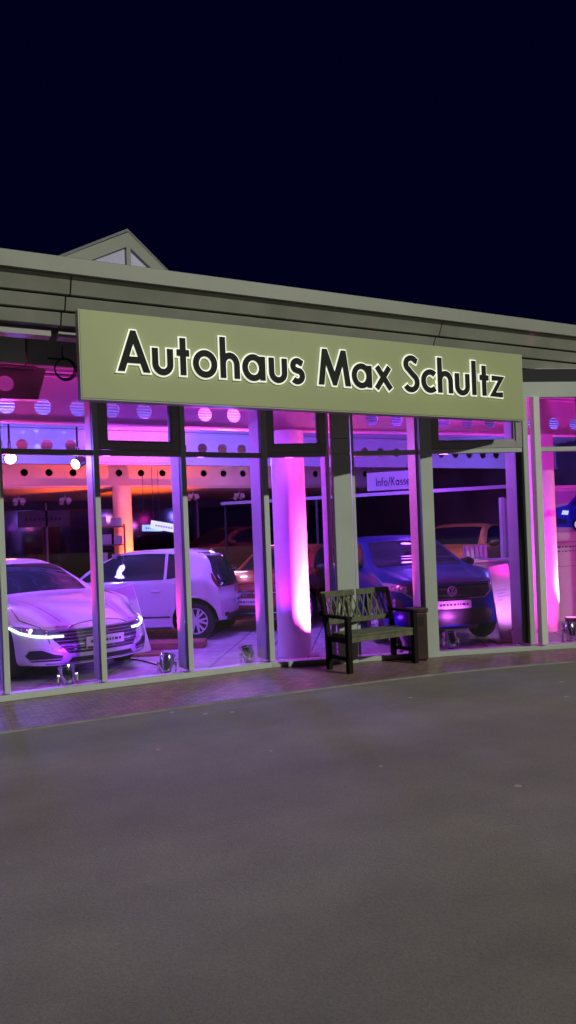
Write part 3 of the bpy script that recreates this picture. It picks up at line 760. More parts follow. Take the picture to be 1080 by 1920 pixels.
    def place(s, x, y, heading):
        """heading: world direction the nose points to"""
        s.root.location = (x, y, .004); s.root.rotation_euler = (0, 0, math.atan2(heading[1], heading[0])); return s
mir = lambda P: [(-a, c) for a, c in P][::-1]

# --- white sedan -------------------------------------------------------
A = Car('sedan_car', 'white fastback sedan with lit headlights and chrome striped grille behind the left windows', M['whitecar'], 4.86, 1.87,
        top=[(0, .655), (.06, .70), (.25, .775), (.7, .87), (1.2, .945), (1.45, .985), (1.65, 1.08), (2.25, 1.36), (2.75, 1.445), (3.2, 1.43), (3.9, 1.26), (4.45, 1.08), (4.75, 1.03), (4.86, .97)],
        shoulder=[(0, .635), (.25, .745), (.7, .845), (1.4, .945), (2.5, .955), (3.8, .98), (4.6, .97), (4.86, .90)],
        roofw=[(0, .60), (.3, .66), (1.0, .72), (1.45, .74), (2.25, .60), (2.9, .575), (3.6, .575), (4.4, .64), (4.86, .6)],
        halfw=[(0, .86), (.12, .90), (.5, .925), (1.0, .935), (3.6, .935), (4.5, .90), (4.86, .84)],
        sill=[(0, .20), (.3, .18), (.7, .17), (4.2, .17), (4.86, .30)], axles=(.93, 3.77), wheel_r=.345, fsweep=.50, rsweep=.3,
        fprof=[(.1, .10), (.22, .02), (.40, 0.), (.48, .03), (.60, .08), (.70, .15), (1.6, .18)], rprof=[(.1, .12), (.4, 0), (.8, .02), (1.05, .05), (1.6, .1)], spokes=5)
A.patch([(1.50, -.66), (1.50, .66), (1.75, .655), (2.26, .55), (2.26, -.55), (1.75, -.655)], 't', 'windscreen', M['carglass'])
for d in 'lr':
    A.patch([(1.72, .985), (3.2, 1.0), (3.95, 1.03), (3.75, 1.17), (3.2, 1.32), (2.75, 1.36), (2.32, 1.29), (1.95, 1.13)], d, 'side_window', M['carglass'])
    A.line([(1.40, .30), (1.44, .90)], d, 'door_gap', M['black'], .005, -.001); A.line([(2.55, .30), (2.58, .93)], d, 'door_gap', M['black'], .005, -.001)
A.patch([(3.25, -.52), (3.25, .52), (4.3, .56), (4.3, -.56)], 't', 'rear_window', M['carglass'])
A.line([(.10, -.58), (.155, -.35), (.175, 0), (.155, .35), (.10, .58)], 't', 'bonnet_gap', M['black'], .006, 0)
for sg_ in (-1, 1):
    A.line([(.28, sg_ * .42), (.9, sg_ * .50), (1.42, sg_ * .56)], 't', 'bonnet_crease', A.paint, .012, -.006)
    A.line([(.16, sg_ * .60), (.6, sg_ * .78), (1.35, sg_ * .80)], 't', 'bonnet_gap', M['black'], .005, 0)
# grille with chrome bars
gp = [(-.62, .605), (.62, .605), (.57, .49), (.44, .335), (-.44, .335), (-.57, .49)]
gr = A.patch(gp, 'f', 'grille', M['black'], .004)
for k, z in enumerate((.600, .560, .521, .482, .443, .404, .366)):
    hw = .62 if k == 0 else (.57 + .05 * (z - .49) / .115 if z > .49 else .44 + .13 * (z - .335) / .155) - .012
    A.line([(-hw, z), (hw, z)], 'f', 'grille_bar', M['trim'], .0062 if k else .012, .006, gr, 24)
hl_ = [(.50, .535), (.62, .54), (.80, .575), (.885, .635), (.865, .665), (.76, .645), (.62, .615), (.50, .595)]
for f in (lambda P: P, mir):
    h = A.patch(f(hl_), 'f', 'headlight', M['headlamp'], .006, .05)
    s_ = 1 if f(hl_) is hl_ else -1
    st = [(s_ * .885, .645), (s_ * .845, .59), (s_ * .74, .55), (s_ * .62, .535), (s_ * .47, .535)]
    A.line(st, 'f', 'daylight_strip', M['drl'], .016, .008, h)
    for yy in (.755,): 
        c_, n_ = A.cast((s_ * yy, .607), 'f'); q = MB(); q.m = Matrix.Translation(c_ + n_ * .006); q.lathe([(0, .016), (.024, .012), (.034, 0), (0, -.01)], 18, 'x'); q.build('projector', M['bulb'], h, smooth=True)
    c_, n_ = A.cast((s_ * .62, .58), 'f'); q = MB(); q.m = Matrix.Translation(c_ + n_ * .004); q.lathe([(0, .012), (.02, .01), (.027, 0), (0, -.01)], 18, 'x'); q.build('projector', M['chrome'], h, smooth=True)
    A.patch(f([(.52, .255), (.78, .255), (.835, .33), (.80, .385), (.70, .39), (.585, .335), (.50, .315)]), 'f', 'air_intake', M['black'], .004, .05)
    A.line([(s_ * .80, .278), (s_ * .50, .278)], 'f', 'intake_trim', M['trim'], .008, .008)
    A.line([(s_ * .46, .335), (s_ * .56, .37), (s_ * .68, .415), (s_ * .80, .415)], 'f', 'bumper_crease', A.paint, .012, -.003)
A.patch([(-.46, .215), (.46, .215), (.40, .285), (-.40, .285)], 'f', 'lower_grille', M['black'], .004)
A.line([(-.66, .225), (.66, .225)], 'f', 'lip_trim', M['trim'], .007, .006, None, 20)
A.plate(.45); A.badge(0, .555, .058)
for sg_ in (-1, 1): A.mirror(1.72, .99, sg_, .86)
A.place(1.24, 3.16, (.33, -.944))

# --- white hatchback ---------------------------------------------------
U = Car('hatchback_car', 'small white two door hatchback seen from the side behind the sedan', M['whitecar'], 3.30, 1.64,
        top=[(0.000, .70), (0.071, .80), (0.284, .88), (0.533, .96), (0.690, 1.03), (1.240, 1.36), (1.690, 1.475), (2.340, 1.485), (2.840, 1.44), (3.060, 1.36), (3.200, 1.12), (3.300, .9)],
        shoulder=[(0.000, .62), (0.213, .78), (0.569, .90), (1.240, .94), (2.340, .985), (3.040, 1.0), (3.300, .82)],
        roofw=[(0.000, .55), (0.356, .62), (0.690, .66), (1.340, .585), (2.140, .565), (2.840, .545), (3.140, .58), (3.300, .55)],
        halfw=[(0.000, .72), (0.107, .77), (0.356, .81), (0.740, .82), (2.640, .82), (3.040, .80), (3.300, .74)],
        sill=[(0.000, .22), (0.284, .18), (2.740, .18), (3.300, .30)], axles=(.50, 2.76), wheel_r=.305, fsweep=.3, rsweep=.16,
        fprof=[(.1, .08), (.4, 0.), (.7, .06), (.9, .12), (1.6, .15)], rprof=[(.1, .08), (.45, 0), (.62, .0), (.75, .04), (1.1, .06), (1.6, .12)], spokes=6)
U.patch([(0.720, -.60), (0.720, .60), (1.490, .53), (1.490, -.53)], 't', 'windscreen', M['carglass'])
for d in 'lr':
    U.patch([(0.790, .975), (1.542, .975), (1.542, 1.395), (1.440, 1.39), (1.190, 1.27)], d, 'side_window', M['carglass'], step=.05)
    U.patch([(1.548, .975), (2.260, .985), (2.260, 1.40), (1.940, 1.41), (1.548, 1.40)], d, 'side_window', M['carglass'], step=.05)
    U.patch([(2.310, .99), (2.600, 1.03), (2.690, 1.10), (2.670, 1.26), (2.580, 1.36), (2.310, 1.40)], d, 'quarter_window', M['carglass'], step=.05)
    U.line([(0.820, .30), (0.760, .72), (0.840, .95)], d, 'door_gap', M['black'], .006, -.001); U.line([(2.54, .32), (2.60, .70), (2.55, .97)], d, 'door_gap', M['black'], .006, -.001)
    U.line([(0.720, .385), (2.360, .385)], d, 'rub_strip', M['black'], .014, .0, None, 20)
    U.line([(0.720, .20), (2.360, .20)], d, 'sill_trim', M['black'], .03, -.01, None, 20)
    U.line([(2.060, .80), (2.200, .80)], d, 'door_handle', U.paint, .018, .012)
U.patch([(-.65, .84), (.65, .84), (.635, 1.10), (.54, 1.40), (-.54, 1.40), (-.635, 1.10)], 'b', 'rear_window', M['carglass'], .006)
for f in (lambda P: P, mir):
    U.patch(f([(.655, .80), (.70, .82), (.69, .98), (.665, 1.06), (.655, 1.06)]), 'b', 'tail_light', M['taildark'], .008, .05)
    U.patch(f([(.50, .38), (.62, .38), (.62, .42), (.50, .42)]), 'b', 'reflector', M['taildark'], .006, .05)
    U.patch(f([(.40, .60), (.62, .62), (.68, .78), (.55, .82), (.42, .70)]), 'f', 'headlight', M['headlamp'], .006, .05)
U.patch([(-.55, .26), (.55, .26), (.6, .40), (-.6, .40)], 'f', 'lower_grille', M['black'], .005)
U.patch([(-.60, .30), (.60, .30), (.60, .40), (-.60, .40)], 'b', 'bumper_insert', M['black'], .005)
U.plate(.60, 'b', .24); U.plate(.50, 'f', .24); U.badge(0, .66, .055); U.badge(0, .76, .05, 'b')
for sg_ in (-1, 1): U.mirror(.80, .95, sg_, .74, sc_=.75)
U.place(3.54, 4.42, (-.82, .57))

# --- blue suv ----------------------------------------------------------
T = Car('suv_car', 'dark blue compact suv facing the glass behind the bench', M['bluecar'], 4.23, 1.82,
        top=[(0, .88), (.06, .93), (.3, .985), (.8, 1.05), (1.15, 1.085), (1.3, 1.12), (1.95, 1.44), (2.4, 1.56), (2.9, 1.565), (3.5, 1.50), (3.9, 1.33), (4.12, 1.10), (4.23, .95)],
        shoulder=[(0, .845), (.3, .95), (.8, 1.02), (1.5, 1.055), (3.0, 1.06), (3.9, 1.08), (4.23, .9)],
        roofw=[(0, .62), (.4, .68), (1.15, .74), (1.95, .63), (2.5, .61), (3.4, .58), (4.0, .62), (4.23, .6)],
        halfw=[(0, .87), (.12, .895), (.5, .905), (1.0, .91), (3.5, .91), (4.0, .88), (4.23, .82)],
        sill=[(0, .28), (.3, .24), (3.6, .24), (4.23, .36)], axles=(.84, 3.43), wheel_r=.345, fsweep=.32, rsweep=.25,
        fprof=[(.1, .14), (.30, .03), (.45, 0.), (.62, .01), (.78, .03), (.92, .10), (1.7, .14)], rprof=[(.1, .12), (.5, 0), (.9, .03), (1.3, .08), (1.7, .12)], spokes=5)
T.patch([(1.22, -.68), (1.22, .68), (1.5, .665), (2.02, .575), (2.02, -.575), (1.5, -.665)], 't', 'windscreen', M['carglass'])
for d in 'lr':
    T.patch([(1.45, 1.075), (3.2, 1.10), (3.72, 1.17), (3.5, 1.36), (3.0, 1.46), (2.4, 1.475), (2.05, 1.40)], d, 'side_window', M['carglass'])
    T.line([(1.32, .40), (1.34, 1.0)], d, 'door_gap', M['black'], .005, -.001); T.line([(2.4, .40), (2.42, 1.03)], d, 'door_gap', M['black'], .005, -.001)
    T.line([(1.25, .28), (2.95, .28)], d, 'sill_trim', M['black'], .05, -.02, None, 16)
T.patch([(3.75, -.5), (3.75, .5), (4.05, .54), (4.05, -.54)], 't', 'rear_window', M['carglass'])
T.line([(.06, -.60), (.10, -.3), (.11, 0), (.10, .3), (.06, .60)], 't', 'bonnet_gap', M['black'], .006, 0)
for sg_ in (-1, 1): T.line([(.20, sg_ * .45), (.7, sg_ * .55), (1.15, sg_ * .60)], 't', 'bonnet_crease', T.paint, .014, -.006)
gr = T.patch([(-.60, .845), (.60, .845), (.60, .78), (.50, .665), (-.50, .665), (-.60, .78)], 'f', 'grille', M['black'], .004)
for z, hw in ((.845, .60), (.80, .59), (.715, .53)): T.line([(-hw, z), (hw, z)], 'f', 'grille_bar', M['rimdark'], .009, .005, gr, 20)
T.line([(-.70, .80), (-.60, .735), (-.50, .660), (.50, .660), (.60, .735), (.70, .80)], 'f', 'grille_trim', M['trim'], .010, .006, gr, 12)
for f in (lambda P: P, mir):
    h = T.patch(f([(.60, .765), (.72, .775), (.83, .81), (.865, .90), (.80, .895), (.60, .85)]), 'f', 'headlight', M['headlampdim'], .006, .05)
    s_ = 1 if f([(1, 0), (2, 0)])[0][0] == 1 else -1
    for yy in (.66, .755):
        c_, n_ = T.cast((s_ * yy, .815), 'f'); q = MB(); q.m = Matrix.Translation(c_ + n_ * .006); q.lathe([(0, .014), (.02, .012), (.03, 0), (0, -.01)], 16, 'x'); q.build('projector', M['chrome'], h, smooth=True)
    fg = T.patch(f([(.64, .48), (.80, .50), (.825, .66), (.78, .70), (.66, .67)]), 'f', 'lamp_recess', M['black'], .004, .05)
    for zz in (.535, .60, .66):
        c_, n_ = T.cast((s_ * .765, zz), 'f'); q = MB(); q.m = Matrix.Translation(c_ + n_ * .006); q.lathe([(0, .012), (.018, .010), (.028, 0), (0, -.01)], 16, 'x'); q.build('fog_lamp', M['headlampdim'], fg, smooth=True)
T.patch([(-.62, .30), (.62, .30), (.64, .44), (.58, .52), (-.58, .52), (-.64, .44)], 'f', 'lower_grille', M['black'], .005)
T.plate(.585); T.badge(0, .765, .064)
for sg_ in (-1, 1): T.mirror(1.55, 1.10, sg_, .84, m=M['black'])
T.place(7.18, 1.94, (-.281, -.96))

# --- cars further back: one plain hatchback shape in several paints ----
def plain_car(name, label, paint):
    c = Car(name, label, paint, 4.25, 1.79,
        top=[(0, .74), (.1, .82), (.4, .89), (.9, .96), (1.2, 1.0), (1.9, 1.36), (2.35, 1.46), (3.0, 1.45), (3.6, 1.36), (3.95, 1.12), (4.25, .9)],
        shoulder=[(0, .68), (.3, .80), (.9, .91), (1.5, .95), (3.0, .98), (3.9, 1.0), (4.25, .85)],
        roofw=[(0, .58), (.5, .66), (1.2, .71), (1.9, .60), (2.5, .58), (3.5, .55), (4.25, .56)],
        halfw=[(0, .82), (.15, .86), (.5, .89), (1.0, .895), (3.5, .895), (4.0, .87), (4.25, .8)],
        sill=[(0, .20), (.4, .18), (3.6, .18), (4.25, .30)], axles=(.87, 3.5), wheel_r=.32, fsweep=.4, rsweep=.2,
        fprof=[(.1, .1), (.4, 0.), (.7, .06), (.9, .14), (1.6, .18)], rprof=[(.1, .1), (.45, 0), (.9, .04), (1.2, .1), (1.6, .14)])
    c.patch([(1.25, -.64), (1.25, .64), (1.95, .54), (1.95, -.54)], 't', 'windscreen', M['carglass'])
    for d in 'lr':
        c.patch([(1.4, 1.0), (3.1, 1.03), (3.6, 1.10), (3.4, 1.27), (2.9, 1.37), (2.35, 1.375), (2.0, 1.30)], d, 'side_window', M['carglass'])
        c.line([(1.3, .3), (1.32, .93)], d, 'door_gap', M['black'], .005, -.001); c.line([(2.4, .3), (2.42, .95)], d, 'door_gap', M['black'], .005, -.001)
    c.patch([(-.52, 1.02), (.52, 1.02), (.46, 1.33), (-.46, 1.33)], 'b', 'rear_window', M['carglass'], .006)
    gr = c.patch([(-.58, .70), (.58, .70), (.58, .63), (-.58, .63)], 'f', 'grille', M['black'], .004)
    c.line([(-.6, .665), (.6, .665)], 'f', 'grille_bar', M['chrome'], .012, .006, gr, 16)
    c.patch([(-.62, .25), (.62, .25), (.56, .40), (-.56, .40)], 'f', 'lower_grille', M['black'], .005); c.line([(-.66, .33), (.66, .33)], 'f', 'bumper_trim', M['chrome'], .010, .006, None, 16)
    for f in (lambda P: P, mir):
        c.patch(f([(.58, .63), (.74, .65), (.82, .76), (.74, .77), (.58, .71)]), 'f', 'headlight', M['headlampdim'], .006, .05)
        c.patch(f([(.50, .84), (.78, .84), (.76, .96), (.50, .95)]), 'b', 'tail_light', M['taildark'], .006, .05)
    c.plate(.52); c.badge(0, .66, .055)
    for sg_ in (-1, 1): c.mirror(1.5, 1.02, sg_, .82, m=M['black'])
    return c
rc = plain_car('parked_car', 'dark red hatchback standing between the white hatchback and the magenta column', M['redcar'])
rc.root['group'] = 'dim cars at the back of the showroom'
def again(label, paint, x, y, h, lift, plabel):
    c = copy_tree(rc.root); c['label'] = label
    c.location = (x, y, .004 + lift); c.rotation_euler = (0, 0, math.atan2(h[1], h[0]))
    for ch in kids(c):
        if ch.name.startswith('body'):
            ch.data = ch.data.copy(); ch.data.materials[0] = paint
    t = empty('display_platform', (x, y, .004), math.atan2(h[1], h[0]), plabel, 'platform', 'car display platforms at the back')
    q = MB(); q.box((-2.3, -1.05, .0), (2.3, 1.05, lift - .03), .02); q.build('platform_body', M['framedark'], t)
    q = MB(); q.box((-2.33, -1.08, lift - .029), (2.33, 1.08, lift - .001)); q.build('platform_top', M['soffit'], t)
    return c
rc.place(*(at(545, 1170, 14.6)[:2]), (-.75, -.66))
again('maroon car in the dark behind the roof of the white hatchback', M['maroon'], *(at(432, 1130, 20.5)[:2]), (-.95, -.3), .50, 'dark low platform under the maroon car')
again('bronze car glinting in the dark above the bonnet of the blue suv', M['bronze'], *(at(868, 1120, 16.5)[:2]), (-.85, -.53), .30, 'dark low platform under the bronze car')
# ------------------------------------------------------------------ floor spotlights
def par_can(x, y, rz, tilt, lens, label):
    t = empty('floor_spotlight', (x, y, .004), rz, label, 'spotlight', 'chrome spotlights on the showroom floor')
    mt = Matrix.Translation((0, 0, .15)) @ Matrix.Rotation(tilt, 4, 'X')
    q = MB(); q.m = mt; q.lathe([(.0, -.125), (.045, -.12), (.062, -.10), (.066, -.06), (.086, -.02), (.089, .075), (.098, .08), (.098, .10), (.089, .10)], 26)
    can = q.build('lamp_can', M['chrome'], t, smooth=True)
    q = MB(); q.m = mt; q.lathe([(.0, .096), (.087, .096), (.087, .084), (.0, .084)], 26); q.build('lens', lens, can, smooth=True)
    q = MB()
    for s in (-1, 1): q.box((s * .106 - .006, -.02, .0), (s * .106 + .006, .02, .17))
    q.box((-.112, -.05, 0), (.112, .05, .012)); q.m = mt
    q.lathe([(.018, -.116), (.018, .116)], 10, 'x'); q.build('yoke', M['chrome'], t, smooth=True)
    q = MB(); q.m = Matrix.Rotation(tilt, 4, 'X'); q.tube([(0, 0, .03), (.03, -.06, .01), (.12, -.06, -.0), (.2, .02, .0)], .006, 6)
    return t
PARS = [(1.50, .40, .1, -.35, 'lamplilac', 'chrome floor spotlight in front of the white sedan, leftmost one'),
        (2.66, .42, -.5, -.5, 'lamppink', 'chrome floor spotlight glowing pink to the right of the white sedan'),
        (3.70, .42, .3, -.3, 'lamplilac', 'chrome floor spotlight on bare tiles left of the magenta column'),
        (4.88, .22, .9, -.35, 'lamppink', 'chrome floor spotlight at the foot of the magenta column behind the bench'),
        (5.66, -.08, .2, -.5, 'lamppink', 'chrome floor spotlight behind the litter bin'),
        (6.33, -.32, -.2, -.4, 'lamplilac', 'chrome floor spotlight in front of the blue car'),
        (7.25, -.60, .3, -.4, 'lamplilac', 'chrome floor spotlight beside the leaning panel right of the blue car'),
        (8.10, -.72, -.4, -.5, 'lamppink', 'chrome floor spotlight at the right edge by the pink column')]
for x, y, rz, tl, ln, lb_ in PARS: par_can(x, y, rz, tl, M[ln], lb_)
# black uplight at the right column
t = empty('drum_uplight', (8.92, -.02, .004), .2, 'black drum uplight standing at the foot of the right pink column', 'spotlight')
q = MB(); q.lathe([(.10, 0), (.105, .02), (.085, .10), (.11, .20), (.10, .21)], 22); o = q.build('lamp_body', M['black'], t, smooth=True)
q = MB(); q.lathe([(.0, .212), (.094, .212), (.094, .205), (0, .205)], 22); q.build('lens', M['lamppink'], t)

# stage lamps hung from the first girder
def stage_lamp(p, face, label, sc_=1.):
    p = Vector(p); t = empty('stage_lamp', p, 0, label, 'lamp', 'white stage lamps under the girders')
    d = (Vector(face) - p).normalized(); mt = d.to_track_quat('Z', 'Y').to_matrix().to_4x4() @ Matrix.Scale(sc_, 4)
    q = MB(); q.m = mt; q.lathe([(0, -.16), (.05, -.155), (.07, -.12), (.075, .0), (.09, .06), (.085, .06)], 20); can = q.build('lamp_can', M['black'], t, smooth=True)
    q = MB(); q.m = mt; q.lathe([(0, .085), (.04, .078), (.076, .062), (.076, .05), (0, .05)], 20); q.build('lens', M['lampwhite'], can, smooth=True)
    q = MB(); q.tube([(0, -.09 * sc_, 0), (0, -.10 * sc_, .16), (0, .0, .20), (0, .10 * sc_, .16), (0, .09 * sc_, 0)], .008, 6)
    q.tube([(0, 0, .2), (0, 0, 3.0 - p.z)], .012, 6); q.build('hanger', M['black'], t)
    return t
cp = Vector((0, -D, 1.6))
P1 = at(146, 868, 8.75); P2 = at(18, 857, 8.35)
stage_lamp(P1, P1 + Vector((-.9, -.75, -.45)), 'small black stage lamp with round white lens hanging left of the second window post', .8)
stage_lamp(P2, P2 + Vector((.1, -1, -.5)), 'bright white stage lamp hanging at the left edge under the transom', .85)
# small track spots under the lower ceiling
for px, py, zc, wh in ((36, 948, 19.5, 'far left of the showroom'), (122, 938, 20, 'above the dark banner'), (362, 932, 20.5, 'above the white hatchback'), (448, 932, 21, 'left of the pink rail')):
    p = at(px, py, zc); p.z = 2.80
    t = empty('track_spot', p, 0, 'tiny twin track spotlight on the dark rear ceiling, ' + wh, 'spotlight', 'twin track spotlights on the rear ceiling')
    for s in (-1, 1):
        q = MB(); q.m = Matrix.Translation((s * .09, 0, 0)) @ Matrix.Rotation(R(60 + s * 8), 4, 'X'); q.lathe([(0, -.09), (.055, -.085), (.07, .07), (.0, .06)], 14); q.build('lamp_can', M['white'], t, smooth=True)
    q = MB(); q.box((-.14, -.02, .07), (.14, .02, .10)); q.tube([(0, 0, .1), (0, 0, .16)], .015, 6); q.build('mount', M['white'], t)

# leaning info boards
def info_board(p, rz, h, wd, lean, label):
    t = empty('info_board', p, rz, label, 'display board', 'slanted white display boards')
    q = MB(); q.m = Matrix.Rotation(lean, 4, 'Y'); q.box((-wd / 2, -.02, .03), (wd / 2, .02, h)); q.build('panel', M['board'], t, bevel=.008)
    q = MB(); q.box((-wd / 2 - .12, -.16, .0), (wd / 2 + .14, .16, .035)); q.build('plinth', M['wood'], t, bevel=.006)
    return t
d1 = at(266, 1226, 10.5); d1.z = .004
i1 = info_board(d1, R(-22), 1.02, .29, R(-13), 'tall slanted white info board leaning beside the nose of the white sedan')
d2 = at(957, 1200, 10.45); d2.z = .004
i2 = info_board(d2, R(-20), 1.10, .29, R(-7.5), 'tall slanted white info board right of the blue car')
for i_, ww in ((i1, .2), (i2, .2)):
    q = MB(); q.m = Matrix.Rotation(R(-13) if i_ is i1 else R(-7.5), 4, 'Y')
    for k, (a, c) in enumerate(((-.09, .07), (-.09, .03), (-.09, .08), (-.09, -.02))): q.box((a, -.0235, .74 - k * .045), (c, -.0205, .752 - k * .045))
    q.build('printed_lines', M['postersky'], i_)

# reception counter, sign, rail
cx_ = empty('reception_counter', (*at(905, 1150, 13.0)[:2], .004), R(-16), 'pale reception counter behind the blue car glowing purple', 'counter')
q = MB(); q.box((-.30, 0, 0), (1.9, .55, 1.02)); q.build('counter_body', M['counter'], cx_, bevel=.01)
q = MB(); q.box((-.33, -.03, 1.022), (1.93, .58, 1.062)); q.build('counter_top', M['white'], cx_, bevel=.006)
br = empty('brochure_rack', (*at(893, 1040, 13.15)[:2], 1.068), R(-16), 'small rack of pale brochures standing on the reception counter', 'rack')
q = MB(); q.box((-.2, -.06, 0), (.25, .1, .02)); q.box((-.2, .08, .02), (.25, .1, .26)); q.build('rack_frame', M['white'], br)
for k in range(5):
    q = MB(); q.m = Matrix.Rotation(R(-8), 4, 'X'); q.box((-.19 + k * .085, -.03, .025), (-.135 + k * .085, -.022, .25)); q.build('brochure', M['board'], br)
s0 = at(688, 903, 15.5); s1 = at(772, 900, 15.2); mid = (s0 + s1) / 2
ik = empty('hanging_sign', mid, math.atan2(s1.y - s0.y, s1.x - s0.x), 'white hanging sign with handwritten Info/Kasse over the reception area', 'sign')
wl = (s1 - s0).length
q = MB(); q.box((-wl / 2, 0, -.19), (wl / 2, .03, .19)); q.build('sign_board', M['board'], ik)
write('Info/Kasse', -wl / 2 + .19, wl / 2 - .04, -.10, .17, 0, .13, ik, m=M['ink'], depth=.012)
q = MB()
for s in (-1, 1): q.tube([(s * wl * .4, .015, .19), (s * wl * .4, .015, 3.0 - mid.z)], .006, 6)
q.build('hanging_wire', M['cable'], ik)
ra, rb = at(415, 947, 15.6), at(985, 907, 13.2)
rl = empty('partition_rail', ((ra.x + rb.x) / 2, (ra.y + rb.y) / 2, 0), math.atan2(rb.y - ra.y, rb.x - ra.x), 'long pale horizontal rail on thin posts across the dark rear showroom', 'rail')
hz = (ra.z + rb.z) / 2; hlr = (rb - ra).length / 2
q = MB(); q.box((-hlr, -.03, hz - .032), (hlr, .03, hz + .032)); q.build('rail_bar', M['counter'], rl)
for s in (-.97, -.3, .35, .97):
    q = MB(); q.box((s * hlr - .02, -.02, .004), (s * hlr + .02, .02, hz - .046)); q.build('post', M['black'], rl)
# purple partition behind the counter
pw = empty('partition_wall', (*at(1003, 1150, 14.2)[:2], 0), R(-16), 'grey partition panel in purple light behind the reception counter', 'partition')
q = MB(); q.box((-.55, 0, .0), (.10, .06, 2.18)); q.build('panel', M['counter'], pw); q = MB(); q.box((-.62, -.02, .0), (-.555, .08, 2.2)); q.build('edge_post', M['white'], pw)
# display wall with car poster at the right edge
dw = empty('display_wall', (9.62, .95, .004), R(-10), 'white display wall with blue car poster at the right edge', 'display wall')
q = MB(); q.box((-.22, 0, .10), (2.2, .08, 2.24)); q.build('wall_panel', M['board'], dw, bevel=.006)
q = MB(); q.box((-.24, -.02, 2.243), (2.2, .10, 2.29)); q.build('top_strip', M['white'], dw)
q = MB(); q.box((-.12, -.008, 1.50), (2.0, -.002, 2.19)); po = q.build('poster', M['postersky'], dw)
q = MB(); q.prism([(-.08, 1.66), (-.02, 1.60), (.62, 1.56), (1.7, 1.60), (1.8, 1.74), (1.72, 1.92), (1.2, 2.12), (.50, 2.13), (.30, 1.96), (-.02, 1.90), (-.08, 1.80)], -.013, -.009); q.build('printed_car', M['posterblue'], po)
q = MB(); q.prism([(.36, 1.95), (1.05, 1.95), (1.02, 2.08), (.54, 2.09)], -.017, -.0135); q.prism([(-.06, 1.66), (.28, 1.635), (.26, 1.72), (-.05, 1.74)], -.017, -.0135)
for cxx in (.50, 1.42): q.lathe([(0, -.017), (.12, -.017), (.12, -.0135), (0, -.0135)], 20, 'y', (cxx, 0, 1.62))
q.build('printed_window', M['posterdark'], po)
q = MB(); q.prism([(.17, 1.80), (.30, 1.79), (.32, 1.86), (.20, 1.87)], -.0175, -.014); q.prism([(-.06, 1.82), (.0, 1.815), (.0, 1.87), (-.05, 1.875)], -.0175, -.014)
for cxx in (.50, 1.42): q.lathe([(0, -.020), (.075, -.020), (.075, -.0175), (0, -.0175)], 16, 'y', (cxx, 0, 1.62))
q.build('printed_lamp', M['screen'], po)
q = MB(); q.box((-.21, -.006, .92), (2.1, -.002, .93)); q.box((-.21, -.006, 1.325), (2.1, -.002, 1.335)); q.build('panel_joint', M['framedark'], dw)
q = MB()
xx = -.06
for k in range(14):
    ln = .03 + .05 * random.random(); q.box((xx, -.007, 1.24), (xx + ln, -.003, 1.262)); q.box((xx, -.007, 1.17), (xx + ln * .8, -.003, 1.187)); xx += ln + .025
q.build('printed_lines', M['ink'], dw)
q = MB(); q.box((-.22, .01, .0), (2.2, .07, .098)); q.build('base_strip', M['white'], dw)

# lit boards hung above the white hatchback
for (a, c, zc, hh, mm, lb_) in (((283, 983), (335, 992), 14.2, .155, 'screenw', 'long tilted white lit board hanging above the white hatchback'),
                               ((267, 990), (303, 990), 14.4, .125, 'screen', 'short cyan lit board hanging behind the tilted white one')):
    p0, p1 = at(*a, zc), at(*c, zc - .2); md = (p0 + p1) / 2; lw = (p1 - p0).length
    t = empty('lit_board', md, 0, lb_, 'light board')
    ax_ = (p1 - p0).normalized(); ny = Vector((0, 0, 1)).cross(ax_).normalized(); nz = ax_.cross(ny)
    q = MB(); q.m = Matrix(((ax_.x, ny.x, nz.x, 0), (ax_.y, ny.y, nz.y, 0), (ax_.z, ny.z, nz.z, 0), (0, 0, 0, 1))); mm_ = q.m.copy()
    q.box((-lw / 2, -.01, -hh / 2), (lw / 2, .03, hh / 2)); q.build('board_face', M[mm], t)
    q = MB(); q.m = mm_
    xx = -lw * .32
    while xx < lw * .25: q.box((xx, -.014, -.02), (xx + .035, -.011, .012)); xx += .055
    q.lathe([(.0, -.014), (.03, -.014), (.03, -.011), (0, -.011)], 12, 'y', (lw * .4, 0, 0)); q.build('printed_marks', M['postersky'], t)
    q = MB()
    for s in (-1, 1):
        e = ax_ * (s * lw * .4); q.tube([e + Vector((0, 0, hh * .4)), e + Vector((0, 0, 3.0 - md.z))], .005, 6)
    q.build('hanging_wire', M['cable'], t)

# dark rear furniture
b0 = at(76, 976, 22.8)
t = empty('wall_banner', (b0.x, 14.93, b0.z), 0, 'dim grey banner on the dark rear wall above the white sedan', 'banner')
q = MB(); q.box((-.75, 0, -.22), (.75, .02, .27)); q.build('banner_face', mat('dim_banner', (.16, .14, .17), .6, var=.3, vscale=3), t)
q = MB()
for k in range(9): q.box((-.55 + k * .12, -.008, -.03), (-.47 + k * .12, -.003, .06))
q.build('printed_marks', M['ink'], t)
sh = at(203, 1030, 17.2)
t = empty('shelf_unit', (sh.x, sh.y, .004), R(-15), 'tall reddish shelf rack left of the orange column', 'shelf')
q = MB()
for s in (-1, 1): q.box((s * .38 - .02, -.15, 0), (s * .38 + .02, .15, 2.05))
q.build('upright', M['shelfm'], t)
for k in range(5):
    q = MB(); q.box((-.358, -.15, .3 + k * .42), (.358, .15, .33 + k * .42)); q.build('shelf_board', M['shelfm'], t)
    q = MB(); q.box((-.33, -.10, .332 + k * .42), (-.02 + .1 * (k % 2), .10, .56 + k * .42)); q.box((.08 + .06 * (k % 2), -.10, .332 + k * .42), (.33, .10, .52 + k * .42)); q.build('carton', M['counter'], t)
